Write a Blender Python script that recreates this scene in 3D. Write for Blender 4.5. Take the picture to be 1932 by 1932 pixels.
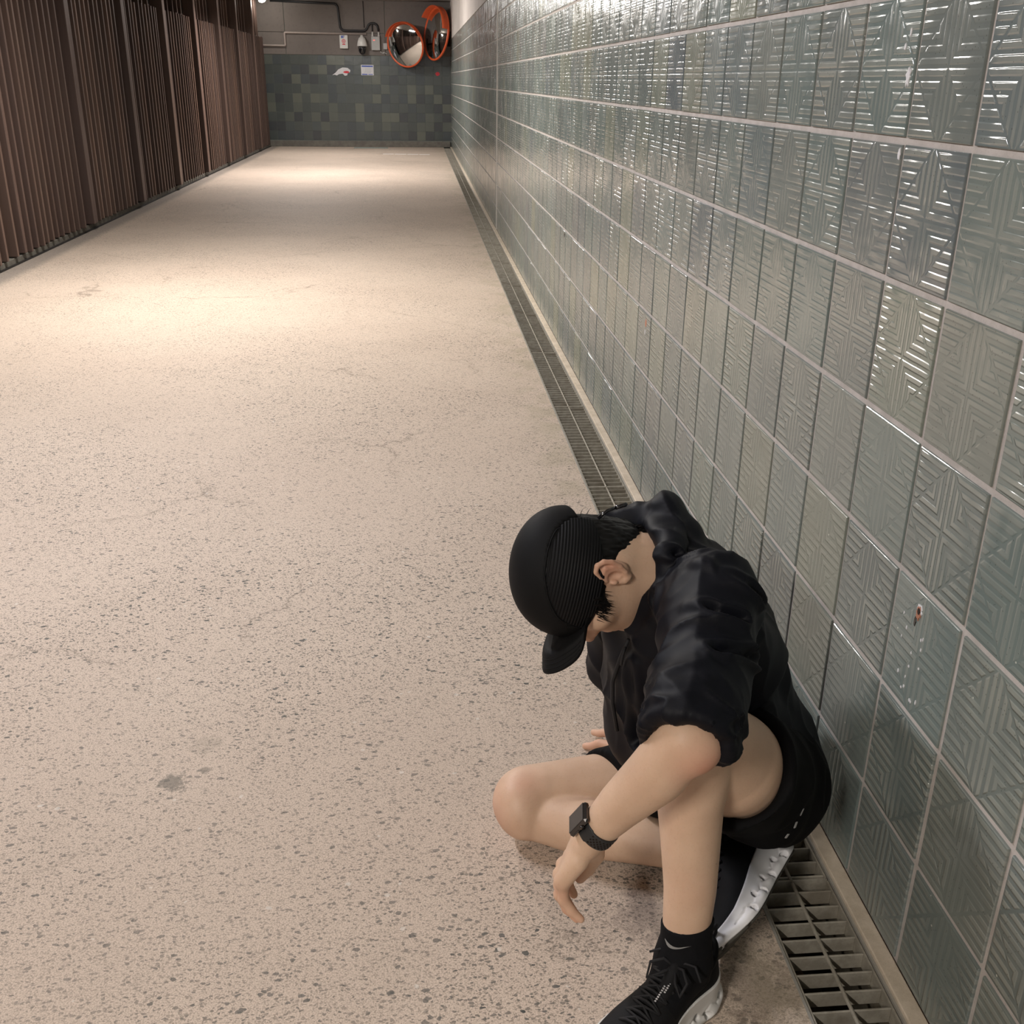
import bpy, math, random
import numpy as np
from mathutils import Vector, Matrix, Euler, noise as mnoise

S = bpy.context.scene
COL = S.collection
for o in list(bpy.data.objects):
    bpy.data.objects.remove(o)
random.seed(7)
rng = np.random.default_rng(11)

# ------------------------------------------------------------------ camera
cam_d = bpy.data.cameras.new('camera')
cam_d.sensor_fit = 'HORIZONTAL'
cam_d.sensor_width = 36.0
cam_d.lens = 36.0 * 1942.24 / 1932.0
cam_d.clip_start = 0.02
cam = bpy.data.objects.new('camera', cam_d)
COL.objects.link(cam)
cam.location = (-0.75401641, -2.05098916, 1.34011814)
cam.rotation_euler = Euler((math.radians(67.25585129), math.radians(-0.6365753), math.radians(-4.97759177)), 'XYZ')
S.camera = cam

# ------------------------------------------------------------------ world, exposure
W = bpy.data.worlds.new('world')
S.world = W
W.use_nodes = True
bg = W.node_tree.nodes['Background']
bg.inputs[0].default_value = (0.62, 0.66, 0.72, 1)
bg.inputs[1].default_value = 0.14
S.view_settings.view_transform = 'Standard'
S.view_settings.look = 'None'
S.view_settings.gamma = 1.0
S.view_settings.exposure = 0.24
S.view_settings.use_curve_mapping = False

# ------------------------------------------------------------------ lamps (row of strip lamps above the slat screen)
LAMP_X, LAMP_Z = -2.6, 2.76
#        y      watts  colour
LAMPS = [(-3.6, 96, (1.0, 0.92, 0.83)),
         (0.9, 54, (0.95, 0.94, 1.0)),
         (4.8, 142, (1.0, 0.945, 0.885)),
         (14.4, 142, (1.0, 0.94, 0.90)),
         (18.6, 60, (1.0, 0.95, 0.91))]
for ly, lw, lc in LAMPS:
    ld = bpy.data.lights.new('lamp_light', 'AREA')
    ld.shape = 'RECTANGLE'
    ld.size = 0.09
    ld.size_y = 1.15
    ld.energy = lw
    ld.color = lc
    lo = bpy.data.objects.new('lamp_light', ld)
    COL.objects.link(lo)
    lo.location = (LAMP_X, ly, LAMP_Z - 0.035)
    lo.rotation_euler = (0, math.radians(-22), 0)
# cool light reaching in from the open mouth of the underpass behind the photographer
ld = bpy.data.lights.new('passage_mouth_light', 'AREA')
ld.shape = 'RECTANGLE'; ld.size = 3.4; ld.size_y = 2.4; ld.energy = 9; ld.color = (0.93, 0.96, 1.0)
lo = bpy.data.objects.new('passage_mouth_light', ld); COL.objects.link(lo)
lo.location = (-1.9, -7.6, 1.7); lo.rotation_euler = (math.radians(90), 0, 0)

# ------------------------------------------------------------------ helpers
def tag(o, label=None, cat=None, group=None, kind=None):
    if label: o['label'] = label
    if cat: o['category'] = cat
    if group: o['group'] = group
    if kind: o['kind'] = kind
    return o

def empty(name, loc=(0, 0, 0), parent=None):
    o = bpy.data.objects.new(name, None)
    o.empty_display_size = 0.05
    COL.objects.link(o)
    o.location = loc
    return o

def link_mesh(name, verts, faces, mat=None, parent=None, smooth=False):
    me = bpy.data.meshes.new(name)
    me.from_pydata([tuple(v) for v in verts] if not isinstance(verts, np.ndarray) else verts.tolist(), [],
                   faces.tolist() if isinstance(faces, np.ndarray) else faces)
    me.update()
    if mat: me.materials.append(mat)
    if smooth:
        me.polygons.foreach_set('use_smooth', [True] * len(me.polygons))
    o = bpy.data.objects.new(name, me)
    COL.objects.link(o)
    if parent:
        o.parent = parent
        o.matrix_parent_inverse = Matrix.Translation(parent_world(parent)).inverted()
    return o

def parent_world(p):
    v = Vector(p.location)
    return v

class MB:
    def __init__(s): s.v = []; s.f = []; s.m = []
    def add(s, vs, fs, mi=0):
        n = len(s.v); s.v += [tuple(x) for x in vs]
        s.f += [tuple(i + n for i in f) for f in fs]; s.m += [mi] * len(fs)
    def box(s, lo, hi, mi=0, bev=0.0, M=None):
        x0, y0, z0 = lo; x1, y1, z1 = hi
        b = min(bev, (x1-x0)/2.01, (y1-y0)/2.01, (z1-z0)/2.01)
        if b <= 0:
            vs = [(x, y, z) for x in (x0, x1) for y in (y0, y1) for z in (z0, z1)]
            fs = [(0,1,3,2),(4,6,7,5),(0,4,5,1),(2,3,7,6),(0,2,6,4),(1,5,7,3)]
        else:
            vs = []; idx = {}
            cs = [(x0, x1), (y0, y1), (z0, z1)]
            for i in (0, 1):
                for j in (0, 1):
                    for k in (0, 1):
                        c = (cs[0][i], cs[1][j], cs[2][k]); sg = (1-2*i, 1-2*j, 1-2*k)
                        for a in range(3):
                            p = [c[q] + (sg[q]*b if q != a else 0) for q in range(3)]
                            idx[(i, j, k, a)] = len(vs); vs.append(tuple(p))
            fs = []
            for a in range(3):
                o1, o2 = [q for q in range(3) if q != a]
                for sd in (0, 1):
                    loop = []
                    for (u, w) in ((0, 0), (1, 0), (1, 1), (0, 1)):
                        key = [0, 0, 0]; key[a] = sd; key[o1] = u; key[o2] = w
                        loop.append(idx[(key[0], key[1], key[2], a)])
                    flip = (sd == 0) ^ (a == 1)
                    fs.append(tuple(loop[::-1] if flip else loop))
            for a in range(3):
                o1, o2 = [q for q in range(3) if q != a]
                for u in (0, 1):
                    for w in (0, 1):
                        k0 = [0]*3; k0[o1] = u; k0[o2] = w
                        k1 = list(k0); k1[a] = 1
                        fs.append((idx[(*k0, o1)], idx[(*k1, o1)], idx[(*k1, o2)], idx[(*k0, o2)]))
            for i in (0, 1):
                for j in (0, 1):
                    for k in (0, 1):
                        fs.append((idx[(i,j,k,0)], idx[(i,j,k,1)], idx[(i,j,k,2)]))
        if M is not None: vs = [tuple(M @ Vector(v)) for v in vs]
        s.add(vs, fs, mi)
    def tube(s, pts, r, n=10, mi=0, cap=True):
        pts = [Vector(p) for p in pts]
        rs = r if isinstance(r, (list, tuple)) else [r] * len(pts)
        t0 = (pts[1] - pts[0]).normalized()
        u = t0.orthogonal().normalized()
        rings = []
        for i, p in enumerate(pts):
            t = ((pts[min(i+1, len(pts)-1)] - pts[max(i-1, 0)])).normalized()
            u = (u - t * u.dot(t)).normalized(); w = t.cross(u)
            rings.append([p + (u*math.cos(a) + w*math.sin(a)) * rs[i] for a in [2*math.pi*k/n for k in range(n)]])
        vs = [v for rg in rings for v in rg]
        fs = [(i*n+k, i*n+(k+1) % n, (i+1)*n+(k+1) % n, (i+1)*n+k) for i in range(len(pts)-1) for k in range(n)]
        if cap:
            fs.append(tuple(range(n))[::-1]); fs.append(tuple((len(pts)-1)*n+k for k in range(n)))
        s.add(vs, fs, mi)
    def lathe(s, prof, c, axis=(0, 0, 1), n=32, mi=0):
        ax = Vector(axis).normalized(); u = ax.orthogonal().normalized(); w = ax.cross(u); c = Vector(c)
        vs = [c + ax*h + (u*math.cos(2*math.pi*k/n) + w*math.sin(2*math.pi*k/n))*r for r, h in prof for k in range(n)]
        fs = [(i*n+k, i*n+(k+1) % n, (i+1)*n+(k+1) % n, (i+1)*n+k) for i in range(len(prof)-1) for k in range(n)]
        if prof[0][0] > 1e-6: fs.append(tuple(range(n))[::-1])
        if prof[-1][0] > 1e-6: fs.append(tuple((len(prof)-1)*n+k for k in range(n)))
        s.add(vs, fs, mi)
    def build(s, name, mats, parent=None, smooth=False, auto=None):
        if not isinstance(mats, (list, tuple)): mats = [mats]
        o = link_mesh(name, s.v, s.f, None, parent, smooth)
        for m in mats: o.data.materials.append(m)
        if len(mats) > 1: o.data.polygons.foreach_set('material_index', s.m)
        import bmesh
        bm = bmesh.new(); bm.from_mesh(o.data); bmesh.ops.recalc_face_normals(bm, faces=bm.faces); bm.to_mesh(o.data); bm.free()
        return o

def arc_pts(pts, rad=0.03, n=5):
    """rounded corners on a polyline"""
    P = [Vector(p) for p in pts]; out = [P[0]]
    for i in range(1, len(P)-1):
        a = (P[i-1]-P[i]); b = (P[i+1]-P[i]); r = min(rad, a.length/2.1, b.length/2.1)
        A = P[i]+a.normalized()*r; B = P[i]+b.normalized()*r
        for k in range(n+1):
            t = k/n; out.append(A*(1-t)**2 + P[i]*2*t*(1-t) + B*t*t)
    out.append(P[-1]); return out

# ------------------------------------------------------------------ material helpers
class NT:
    def __init__(s, name):
        s.mat = bpy.data.materials.new(name); s.mat.use_nodes = True
        s.t = s.mat.node_tree; s.b = s.t.nodes['Principled BSDF']
    def n(s, typ, **kw):
        nd = s.t.nodes.new(typ)
        for k, v in kw.items(): setattr(nd, k, v)
        return nd
    def put(s, sock, v):
        if isinstance(v, bpy.types.NodeSocket): s.t.links.new(v, sock)
        elif v is not None: sock.default_value = v
    def m(s, op, a, b=None, c=None, clamp=False):
        nd = s.n('ShaderNodeMath', operation=op); nd.use_clamp = clamp
        s.put(nd.inputs[0], a)
        if b is not None: s.put(nd.inputs[1], b)
        if c is not None: s.put(nd.inputs[2], c)
        return nd.outputs[0]
    def step(s, v, lo, hi, a=0.0, b=1.0):
        nd = s.n('ShaderNodeMapRange'); nd.interpolation_type = 'SMOOTHSTEP'
        s.put(nd.inputs[0], v); nd.inputs[1].default_value = lo; nd.inputs[2].default_value = hi
        nd.inputs[3].default_value = a; nd.inputs[4].default_value = b
        return nd.outputs[0]
    def mix(s, f, a, b, mode='MIX'):
        nd = s.n('ShaderNodeMix', data_type='RGBA', blend_type=mode)
        s.put(nd.inputs[0], f); s.put(nd.inputs[6], a); s.put(nd.inputs[7], b)
        return nd.outputs[2]
    def obj(s):
        if not hasattr(s, '_o'): s._o = s.n('ShaderNodeTexCoord').outputs['Object']
        return s._o
    def xyz(s, v):
        nd = s.n('ShaderNodeSeparateXYZ'); s.put(nd.inputs[0], v); return nd.outputs
    def comb(s, x, y, z):
        nd = s.n('ShaderNodeCombineXYZ')
        for i, q in enumerate((x, y, z)): s.put(nd.inputs[i], q)
        return nd.outputs[0]
    def noise(s, scale, vec=None, detail=3.0, rough=0.55, out=0, dist=0.0):
        nd = s.n('ShaderNodeTexNoise'); s.put(nd.inputs['Vector'], vec if vec is not None else s.obj())
        nd.inputs['Scale'].default_value = scale; nd.inputs['Detail'].default_value = detail
        nd.inputs['Roughness'].default_value = rough; nd.inputs['Distortion'].default_value = dist
        return nd.outputs[out]
    def vor(s, scale, vec=None, feature='F1', rnd=1.0):
        nd = s.n('ShaderNodeTexVoronoi', feature=feature); s.put(nd.inputs['Vector'], vec if vec is not None else s.obj())
        nd.inputs['Scale'].default_value = scale; nd.inputs['Randomness'].default_value = rnd
        return nd
    def ramp(s, fac, stops, interp='LINEAR'):
        nd = s.n('ShaderNodeValToRGB'); s.put(nd.inputs[0], fac); cr = nd.color_ramp; cr.interpolation = interp
        while len(cr.elements) < len(stops): cr.elements.new(0.5)
        for e, (p, c) in zip(cr.elements, stops): e.position = p; e.color = (*c, 1)
        return nd.outputs[0]
    def vmul(s, v, sc):
        nd = s.n('ShaderNodeVectorMath', operation='MULTIPLY'); s.put(nd.inputs[0], v); nd.inputs[1].default_value = sc
        return nd.outputs[0]
    def vadd(s, v, w):
        nd = s.n('ShaderNodeVectorMath', operation='ADD'); s.put(nd.inputs[0], v); s.put(nd.inputs[1], w)
        return nd.outputs[0]
    def bump(s, h, dist=0.001, strength=1.0, normal=None):
        nd = s.n('ShaderNodeBump'); nd.inputs['Distance'].default_value = dist
        nd.inputs['Strength'].default_value = strength; s.put(nd.inputs['Height'], h)
        if normal is not None: s.put(nd.inputs['Normal'], normal)
        return nd.outputs[0]
    def fin(s, col=None, rough=None, metal=None, normal=None, spec=None, **kw):
        if col is not None: s.put(s.b.inputs['Base Color'], col if isinstance(col, bpy.types.NodeSocket) else (*col, 1))
        if rough is not None: s.put(s.b.inputs['Roughness'], rough)
        if metal is not None: s.put(s.b.inputs['Metallic'], metal)
        if spec is not None: s.put(s.b.inputs['Specular IOR Level'], spec)
        if normal is not None: s.put(s.b.inputs['Normal'], normal)
        for k, v in kw.items(): s.put(s.b.inputs[k], v)
        return s.mat

def simple(name, col, rough=0.6, metal=0.0, var=0.12, scale=30, spec=0.5, bump=0.0, **kw):
    N = NT(name)
    nz = N.noise(scale)
    c = N.mix(nz, (*[x*(1-var) for x in col], 1), (*[min(1, x*(1+var)) for x in col], 1))
    nb = N.bump(nz, bump) if bump else None
    return N.fin(c, rough, metal, nb, spec, **kw)

# ------------------------------------------------------------------ materials
def mat_floor():
    N = NT('exposed_aggregate_concrete')
    o = N.obj()
    wob = N.noise(75, detail=2, out=1)
    base = N.mix(N.step(N.noise(0.9, detail=4), .35, .68), (.63, .515, .425, 1), (.675, .56, .465, 1))
    base = N.mix(N.m('MULTIPLY', N.step(N.noise(3.2, detail=5, rough=.65), .5, .78), .22), base, (.44, .365, .29, 1))
    # fine sand mottling
    fine = N.noise(360, detail=2, rough=.6)
    base = N.mix(N.step(fine, .38, .60, .60, 0), base, (.33, .265, .21, 1))
    base = N.mix(N.step(N.noise(520, detail=1), .60, .72, 0, .45), base, (.68, .57, .46, 1))
    # fade of the chips in a worn, dusty film
    worn = N.step(N.noise(1.1, detail=3), .40, .60, .62, 1.0)
    def chips(scale, thr, rad, rot, st):
        mp = N.n('ShaderNodeMapping'); N.put(mp.inputs['Vector'], N.vadd(o, N.vmul(wob, (.011, .011, 0))))
        mp.inputs['Rotation'].default_value = (0, 0, rot); mp.inputs['Scale'].default_value = (st, 1, 1)
        flat = N.vmul(mp.outputs[0], (1, 1, 0))
        v = N.vor(scale, flat)
        c = N.xyz(v.outputs['Color'])
        size = N.m('MULTIPLY', N.m('SUBTRACT', c[0], thr), rad / (1 - thr))
        return N.m('GREATER_THAN', size, v.outputs['Distance']), c[1]
    c1, r1 = chips(105, .74, .46, .5, .60)
    c2, r2 = chips(200, .50, .56, -.2, .62)
    c3, r3 = chips(360, .38, .72, .9, .72)
    dk = N.mix(r1, (.055, .062, .06, 1), (.13, .125, .115, 1))
    dk2 = N.mix(r2, (.10, .10, .09, 1), (.22, .19, .16, 1))
    base = N.mix(N.m('MULTIPLY', N.m('MULTIPLY', c3, .80), worn), base, (.25, .21, .17, 1))
    base = N.mix(N.m('MULTIPLY', N.m('MULTIPLY', c2, .86), worn), base, dk2)
    base = N.mix(N.m('MULTIPLY', N.m('MULTIPLY', c1, .92), worn), base, dk)
    wch, r4 = chips(60, .955, .3, .1, .9)
    base = N.mix(N.m('MULTIPLY', wch, .5), base, (.72, .68, .62, 1))
    # cracks
    wv = N.vadd(o, N.vmul(N.noise(2.2, detail=6, rough=.65, out=1), (.55, .55, 0)))
    cr = N.vor(1.15, N.vmul(wv, (1, 1, 0)), 'DISTANCE_TO_EDGE').outputs['Distance']
    crk = N.m('MULTIPLY', N.step(cr, .001, .004, 1, 0), N.step(N.noise(1.3, detail=3), .46, .62))
    halo = N.m('MULTIPLY', N.step(cr, .0, .03, .28, 0), N.step(N.noise(1.3, detail=3), .46, .62))
    base = N.mix(N.m('MULTIPLY', halo, .6), base, (.33, .27, .215, 1))
    base = N.mix(N.m('MULTIPLY', crk, .6), base, (.17, .14, .11, 1))
    x, y, z = N.xyz(o)
    # greasy spots and other dark patches with their own place on the floor
    def spot(cx, cy, r, amt, col, b):
        dx = N.m('SUBTRACT', x, cx); dy = N.m('SUBTRACT', y, cy)
        d = N.m('SQRT', N.m('ADD', N.m('MULTIPLY', dx, dx), N.m('MULTIPLY', dy, dy)))
        d = N.m('ADD', d, N.m('MULTIPLY', N.m('SUBTRACT', N.noise(40, detail=5, rough=.7), .5), r*4.2))
        return N.mix(N.step(d, r*.55, r*1.15, amt, 0), b, col)
    base = spot(-1.285, -.257, .030, .7, (.17, .155, .13, 1), base)
    base = spot(-1.225, -.222, .012, .6, (.19, .17, .14, 1), base)
    base = spot(-1.24, -.13, .035, .25, (.24, .21, .16, 1), base)
    base = spot(-.385, -.705, .06, .42, (.24, .19, .165, 1), base)  # cast shadow of the hanging hand, painted into the floor colour
    base = spot(-.27, -1.0, .075, .40, (.25, .19, .15, 1), base)  # this and the next: darker patches beside the shoes
    base = spot(-.24, -.86, .07, .45, (.2, .16, .13, 1), base)
    # grime beside the drain
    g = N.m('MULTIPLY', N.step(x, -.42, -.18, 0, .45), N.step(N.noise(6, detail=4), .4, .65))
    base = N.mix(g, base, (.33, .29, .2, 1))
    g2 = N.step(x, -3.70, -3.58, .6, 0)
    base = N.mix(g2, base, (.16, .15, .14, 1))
    h = N.m('SUBTRACT', N.m('MULTIPLY', fine, .35), N.m('MULTIPLY', c2, .15))
    nb = N.bump(h, .0012, .7)
    return N.fin(base, .72, 0, nb, .25)

TW, TH = .2085, .21
def mat_tile(name, w, h, z0, ribs=True, y0=0.0):
    N = NT(name)
    p = N.xyz(N.obj())
    ca = p[1] if ribs else p[0]
    a = N.m('DIVIDE', N.m('SUBTRACT', ca, y0), w); b = N.m('DIVIDE', N.m('SUBTRACT', p[2], z0), h)
    ia = N.m('FLOOR', a); ib = N.m('FLOOR', b)
    wn = N.n('ShaderNodeTexWhiteNoise', noise_dimensions='3D'); N.put(wn.inputs['Vector'], N.comb(ia, ib, 3.7))
    r = wn.outputs['Value']; rc = N.xyz(wn.outputs['Color'])
    if ribs:
        stops = [(0, (.160, .198, .182)), (.22, (.138, .164, .162)), (.4, (.188, .212, .196)), (.55, (.148, .192, .186)),
                 (.68, (.226, .244, .184)), (.78, (.124, .150, .164)), (.9, (.180, .222, .212)), (1, (.160, .173, .176))]
    else:
        stops = [(0, (.088, .100, .094)), (.2, (.074, .086, .090)), (.4, (.112, .124, .108)), (.52, (.078, .090, .086)),
                 (.68, (.066, .072, .076)), (.8, (.134, .144, .120)), (.9, (.086, .100, .100)), (1, (.105, .094, .090))]
    col = N.ramp(r, stops, 'CONSTANT' if not ribs else 'LINEAR')
    cloud = N.noise(7, detail=4)
    col = N.mix(N.step(cloud, .3, .7, 0, .5 if ribs else .15), col, N.mix(.5, col, (.25, .29, .26, 1) if ribs else (.13, .15, .14, 1)))
    if ribs:
        fu = N.m('SUBTRACT', N.m('SUBTRACT', a, ia), .5); fv = N.m('SUBTRACT', N.m('SUBTRACT', b, ib), .5)
        warp = N.xyz(N.noise(24, detail=1, out=1))
        fu = N.m('ADD', fu, N.m('MULTIPLY', N.m('SUBTRACT', warp[0], .5), .006))
        fv = N.m('ADD', fv, N.m('MULTIPLY', N.m('SUBTRACT', warp[1], .5), .006))
        ax = N.m('ABSOLUTE', fu); ay = N.m('ABSOLUTE', fv)
        sm = N.m('ADD', ax, ay)
        inside = N.m('LESS_THAN', sm, .5)
        f = N.m('ADD', N.m('MULTIPLY', inside, N.m('MINIMUM', ax, ay)), N.m('MULTIPLY', N.m('SUBTRACT', 1.0, inside), ay))
        tri = N.m('ABSOLUTE', N.m('SUBTRACT', N.m('FRACT', N.m('ADD', N.m('MULTIPLY', f, 12.6), .55)), .5))
        s_ = N.step(tri, .15, .34)
        edge = N.m('ABSOLUTE', N.m('SUBTRACT', sm, .5))
        s_ = N.m('MULTIPLY', s_, N.step(edge, .008, .028))
        s_ = N.m('MULTIPLY', s_, N.step(ax, .455, .485, 1, 0))
        s_ = N.m('MULTIPLY', s_, N.step(ay, .465, .488, 1, 0))
        # glaze pooled thick on some tiles and in some patches: the relief sinks under it
        amp = N.m('MULTIPLY', N.step(rc[1], 0, 1, .45, 1.0), N.step(N.noise(9, detail=2), .33, .6, .25, 1.0))
        pooled = N.m('MULTIPLY', s_, amp)
        col = N.mix(N.m('MULTIPLY', pooled, .58), col, (.37, .38, .335, 1))
        # tiny pits and flecks
        pit = N.vor(150).outputs
        pm = N.m('MULTIPLY', N.m('LESS_THAN', pit['Distance'], .16), N.m('GREATER_THAN', N.xyz(pit['Color'])[0], .86))
        col = N.mix(N.m('MULTIPLY', pm, .6), col, (.06, .07, .06, 1))
        fl = N.vor(55).outputs
        fm = N.m('MULTIPLY', N.m('LESS_THAN', fl['Distance'], .10), N.m('GREATER_THAN', N.xyz(fl['Color'])[1], .965))
        col = N.mix(N.m('MULTIPLY', fm, .8), col, (.66, .66, .58, 1))
        h_ = N.m('ADD', N.m('MULTIPLY', pooled, 1.0), N.m('MULTIPLY', N.noise(9, detail=2), 2.2))
        h_ = N.m('ADD', h_, N.m('MULTIPLY', N.noise(45, detail=2), .12))
        nb = N.bump(h_, .0015, 1.0)
        rough = N.step(N.noise(5, detail=3), .3, .7, .13, .24)
        return N.fin(col, rough, 0, nb, .8)
    nb = N.bump(N.m('ADD', N.noise(8, detail=2), N.m('MULTIPLY', N.noise(60), .12)), .0016)
    return N.fin(col, .2, 0, nb, .5)

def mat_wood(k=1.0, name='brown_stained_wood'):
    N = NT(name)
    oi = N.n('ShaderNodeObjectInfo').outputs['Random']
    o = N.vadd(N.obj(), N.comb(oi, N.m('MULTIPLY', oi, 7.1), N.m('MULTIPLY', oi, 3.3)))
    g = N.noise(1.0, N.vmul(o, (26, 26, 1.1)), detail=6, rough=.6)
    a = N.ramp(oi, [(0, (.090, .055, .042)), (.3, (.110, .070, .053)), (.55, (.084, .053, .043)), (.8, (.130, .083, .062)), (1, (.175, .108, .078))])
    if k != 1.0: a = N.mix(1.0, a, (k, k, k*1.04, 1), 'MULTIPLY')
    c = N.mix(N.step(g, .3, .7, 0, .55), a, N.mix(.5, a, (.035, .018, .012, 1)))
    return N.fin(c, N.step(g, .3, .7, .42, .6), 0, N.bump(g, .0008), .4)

def mat_concrete(name, c1, c2, scale=2.0, rough=.8):
    N = NT(name)
    n1 = N.noise(scale, detail=6, rough=.62); n2 = N.noise(scale*14, detail=3)
    c = N.mix(N.step(n1, .3, .7), (*c1, 1), (*c2, 1))
    c = N.mix(N.m('MULTIPLY', N.step(n2, .52, .75), .25), c, (*[q*.6 for q in c1], 1))
    return N.fin(c, rough, 0, N.bump(N.m('ADD', n1, N.m('MULTIPLY', n2, .2)), .003, .5), .3)

M = {}
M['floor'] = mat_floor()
M['tile'] = mat_tile('embossed_green_grey_glazed_tile', TW, TH, 1.26)
M['backtile'] = mat_tile('flat_green_grey_glazed_tile', .183, .183, .13, ribs=False)
M['grout'] = mat_concrete('pinkish_grey_grout', (.42, .385, .36), (.52, .48, .455), 20, .85)
M['darkgrout'] = mat_concrete('grey_green_grout', (.16, .18, .165), (.20, .215, .195), 20, .85)
M['wood'] = mat_wood(.72)
M['wood_face'] = mat_wood(1.75, 'lit_face_of_brown_wood')  # lighter copy of the wood: light on the front faces put into the colour
M['plaster'] = mat_concrete('warm_grey_painted_plaster', (.165, .146, .134), (.195, .172, .158), 1.3, .75)
M['plaster_light'] = mat_concrete('pale_plaster', (.46, .42, .39), (.56, .52, .48), 1.6, .75)
M['ceiling'] = mat_concrete('ceiling_concrete', (.30, .27, .25), (.36, .33, .30), 1.0, .85)
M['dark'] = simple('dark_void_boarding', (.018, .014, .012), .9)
M['curb'] = mat_concrete('sandy_concrete_curb', (.52, .44, .34), (.66, .57, .46), 26, .85)
M['channel'] = mat_concrete('grimy_channel_concrete', (.10, .09, .07), (.19, .165, .12), 14, .95)
M['greycurb'] = mat_concrete('grey_concrete_plinth', (.13, .12, .105), (.19, .18, .155), 9, .9)
def mat_steel():
    N = NT('weathered_galvanised_steel')
    n1 = N.noise(40, detail=5, rough=.7); n2 = N.noise(7, detail=3)
    c = N.mix(N.step(n1, .35, .65), (.30, .275, .225, 1), (.40, .37, .31, 1))
    c = N.mix(N.m('MULTIPLY', N.step(n2, .5, .72), .6), c, (.17, .14, .10, 1))
    return N.fin(c, .62, .25, N.bump(n1, .0006), .4)
M['steel'] = mat_steel()
M['railsteel'] = simple('pale_worn_frame_steel', (.40, .38, .34), .5, .3, .2, 60, bump=.0004)
M['wplast'] = simple('white_plastic', (.62, .61, .58), .4, 0, .05)
M['gplast'] = simple('grey_plastic_box', (.42, .42, .41), .45, 0, .06)
M['black_rubber'] = simple('black_rubber', (.018, .018, .02), .5)
M['gloss_black'] = simple('smoked_dome', (.01, .01, .012), .08, 0, .05, spec=.8)
M['conduit'] = simple('pale_pink_grey_conduit', (.42, .36, .33), .5)
M['orange'] = simple('orange_mirror_rim', (.66, .105, .03), .4, 0, .1, 12)
M['mirror'] = simple('convex_mirror_surface', (.80, .82, .82), .04, 1.0, .02, 8)
M['blueink'] = simple('blue_print', (.05, .10, .42), .5)
M['redink'] = simple('red_print', (.62, .03, .05), .5)
M['paper'] = simple('white_sticker', (.66, .66, .68), .5)
M['greypaper'] = simple('grey_print', (.40, .42, .45), .5)
M['brick'] = simple('bare_terracotta', (.42, .19, .12), .9, 0, .3, 200)
M['hole'] = simple('drilled_hole', (.03, .018, .012), .9)
M['led'] = NT('red_indicator').fin((.8, .1, .1), .4, **{'Emission Color': (1, .12, .1, 1), 'Emission Strength': 1.2})
M['lampface'] = NT('lamp_diffuser').fin((.9, .9, .9), .4, **{'Emission Color': (1, .97, .92, 1), 'Emission Strength': 22.0})
M['housing'] = simple('lamp_housing_white', (.6, .6, .58), .4)

# ------------------------------------------------------------------ structure
Y0, Y1 = -8.0, 21.4
XL = -3.78
def slab(name, lo, hi, mat, kind='structure'):
    mb = MB(); mb.box(lo, hi); o = mb.build(name, mat); tag(o, kind=kind); return o

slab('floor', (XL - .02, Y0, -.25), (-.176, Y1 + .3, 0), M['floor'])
tag(bpy.data.objects['floor'], 'pinkish beige exposed-aggregate concrete floor with dark stone chips and hairline cracks')
# drain channel in the floor
mb = MB()
mb.box((-.176, Y0, -.30), (.0, Y1, -.22)); mb.box((-.176, Y0, -.22), (-.168, Y1, -.034)); mb.box((-.036, Y0, -.22), (.0, Y1, -.034))
mb.build('trim_1', M['channel']); tag(bpy.data.objects['trim_1'], kind='structure')
mb = MB(); mb.box((-.030, Y0, -.034), (.0, Y1, .0105), bev=.002)
tag(mb.build('trim_2', M['curb']), 'narrow sandy concrete kerb strip between drain and tiled wall', kind='structure')
mb = MB(); mb.box((-.177, Y0, -.034), (-.1725, Y1, .0015)); mb.box((-.0345, Y0, -.034), (-.030, Y1, .0035))
tag(mb.build('trim_3', M['railsteel']), 'pale steel angle frame along both sides of the drain', kind='structure')

# right wall: grout bed + tiles with real joints
wall_r = slab('wall_right', (.004, Y0, -.2), (.25, Y1 + .2, 2.98), M['grout'])
tag(wall_r, 'long wall of embossed green-grey glazed tiles')
def tile_mesh(name, cells, t_front, depth, mat, parent, horizontal_axis, bev=.0012):
    V = []; F = []
    for (a0, a1, z0, z1) in cells:
        j = rng.normal(0, .00035, 4); n = len(V)
        q = [(a0, z0), (a1, z0), (a1, z1), (a0, z1)]
        for k, (a, z) in enumerate(q):
            V.append((a, z, depth))
        for k, (a, z) in enumerate(q):
            V.append((a, z, bev*.8 + max(0, j[k]) * .3))
        cx, cz = (a0+a1)/2, (z0+z1)/2
        for k, (a, z) in enumerate(q):
            V.append((a + (bev if a < cx else -bev), z + (bev if z < cz else -bev), j[k]))
        for k in range(4):
            k2 = (k+1) % 4
            F.append((n+k, n+k2, n+4+k2, n+4+k)); F.append((n+4+k, n+4+k2, n+8+k2, n+8+k))
        F.append((n+8, n+9, n+10, n+11))
    if horizontal_axis == 'y':
        V = [(t_front + d, a, z) for a, z, d in V]; F = [f[::-1] for f in F]
    else:
        V = [(a, t_front + d, z) for a, z, d in V]
    o = link_mesh(name, V, F, mat, parent)
    return o
cells = []
for i in range(int(math.floor(Y0/TW)), int(Y1/TW)):
    for j in range(-6, 4):
        gy = .0062 + random.uniform(-.0014, .0014); gz = .0056 + random.uniform(-.0006, .0006)
        z0 = 1.26 + j*TH; z1 = z0 + TH
        a0 = i*TW + gy; a1 = (i+1)*TW - gy + random.uniform(0, .002)
        if i == 39: a1 -= .014
        cells.append((a0, a1, z0 + gz if j > -6 else .0115, z1 - gz))
tile_mesh('tiles', cells, .0, .004, M['tile'], wall_r, 'y')
mb = MB(); mb.box((-.004, Y0, 2.10), (.004, Y1, 2.98)); mb.build('plaster_band', M['plaster_light'], wall_r)
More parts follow.
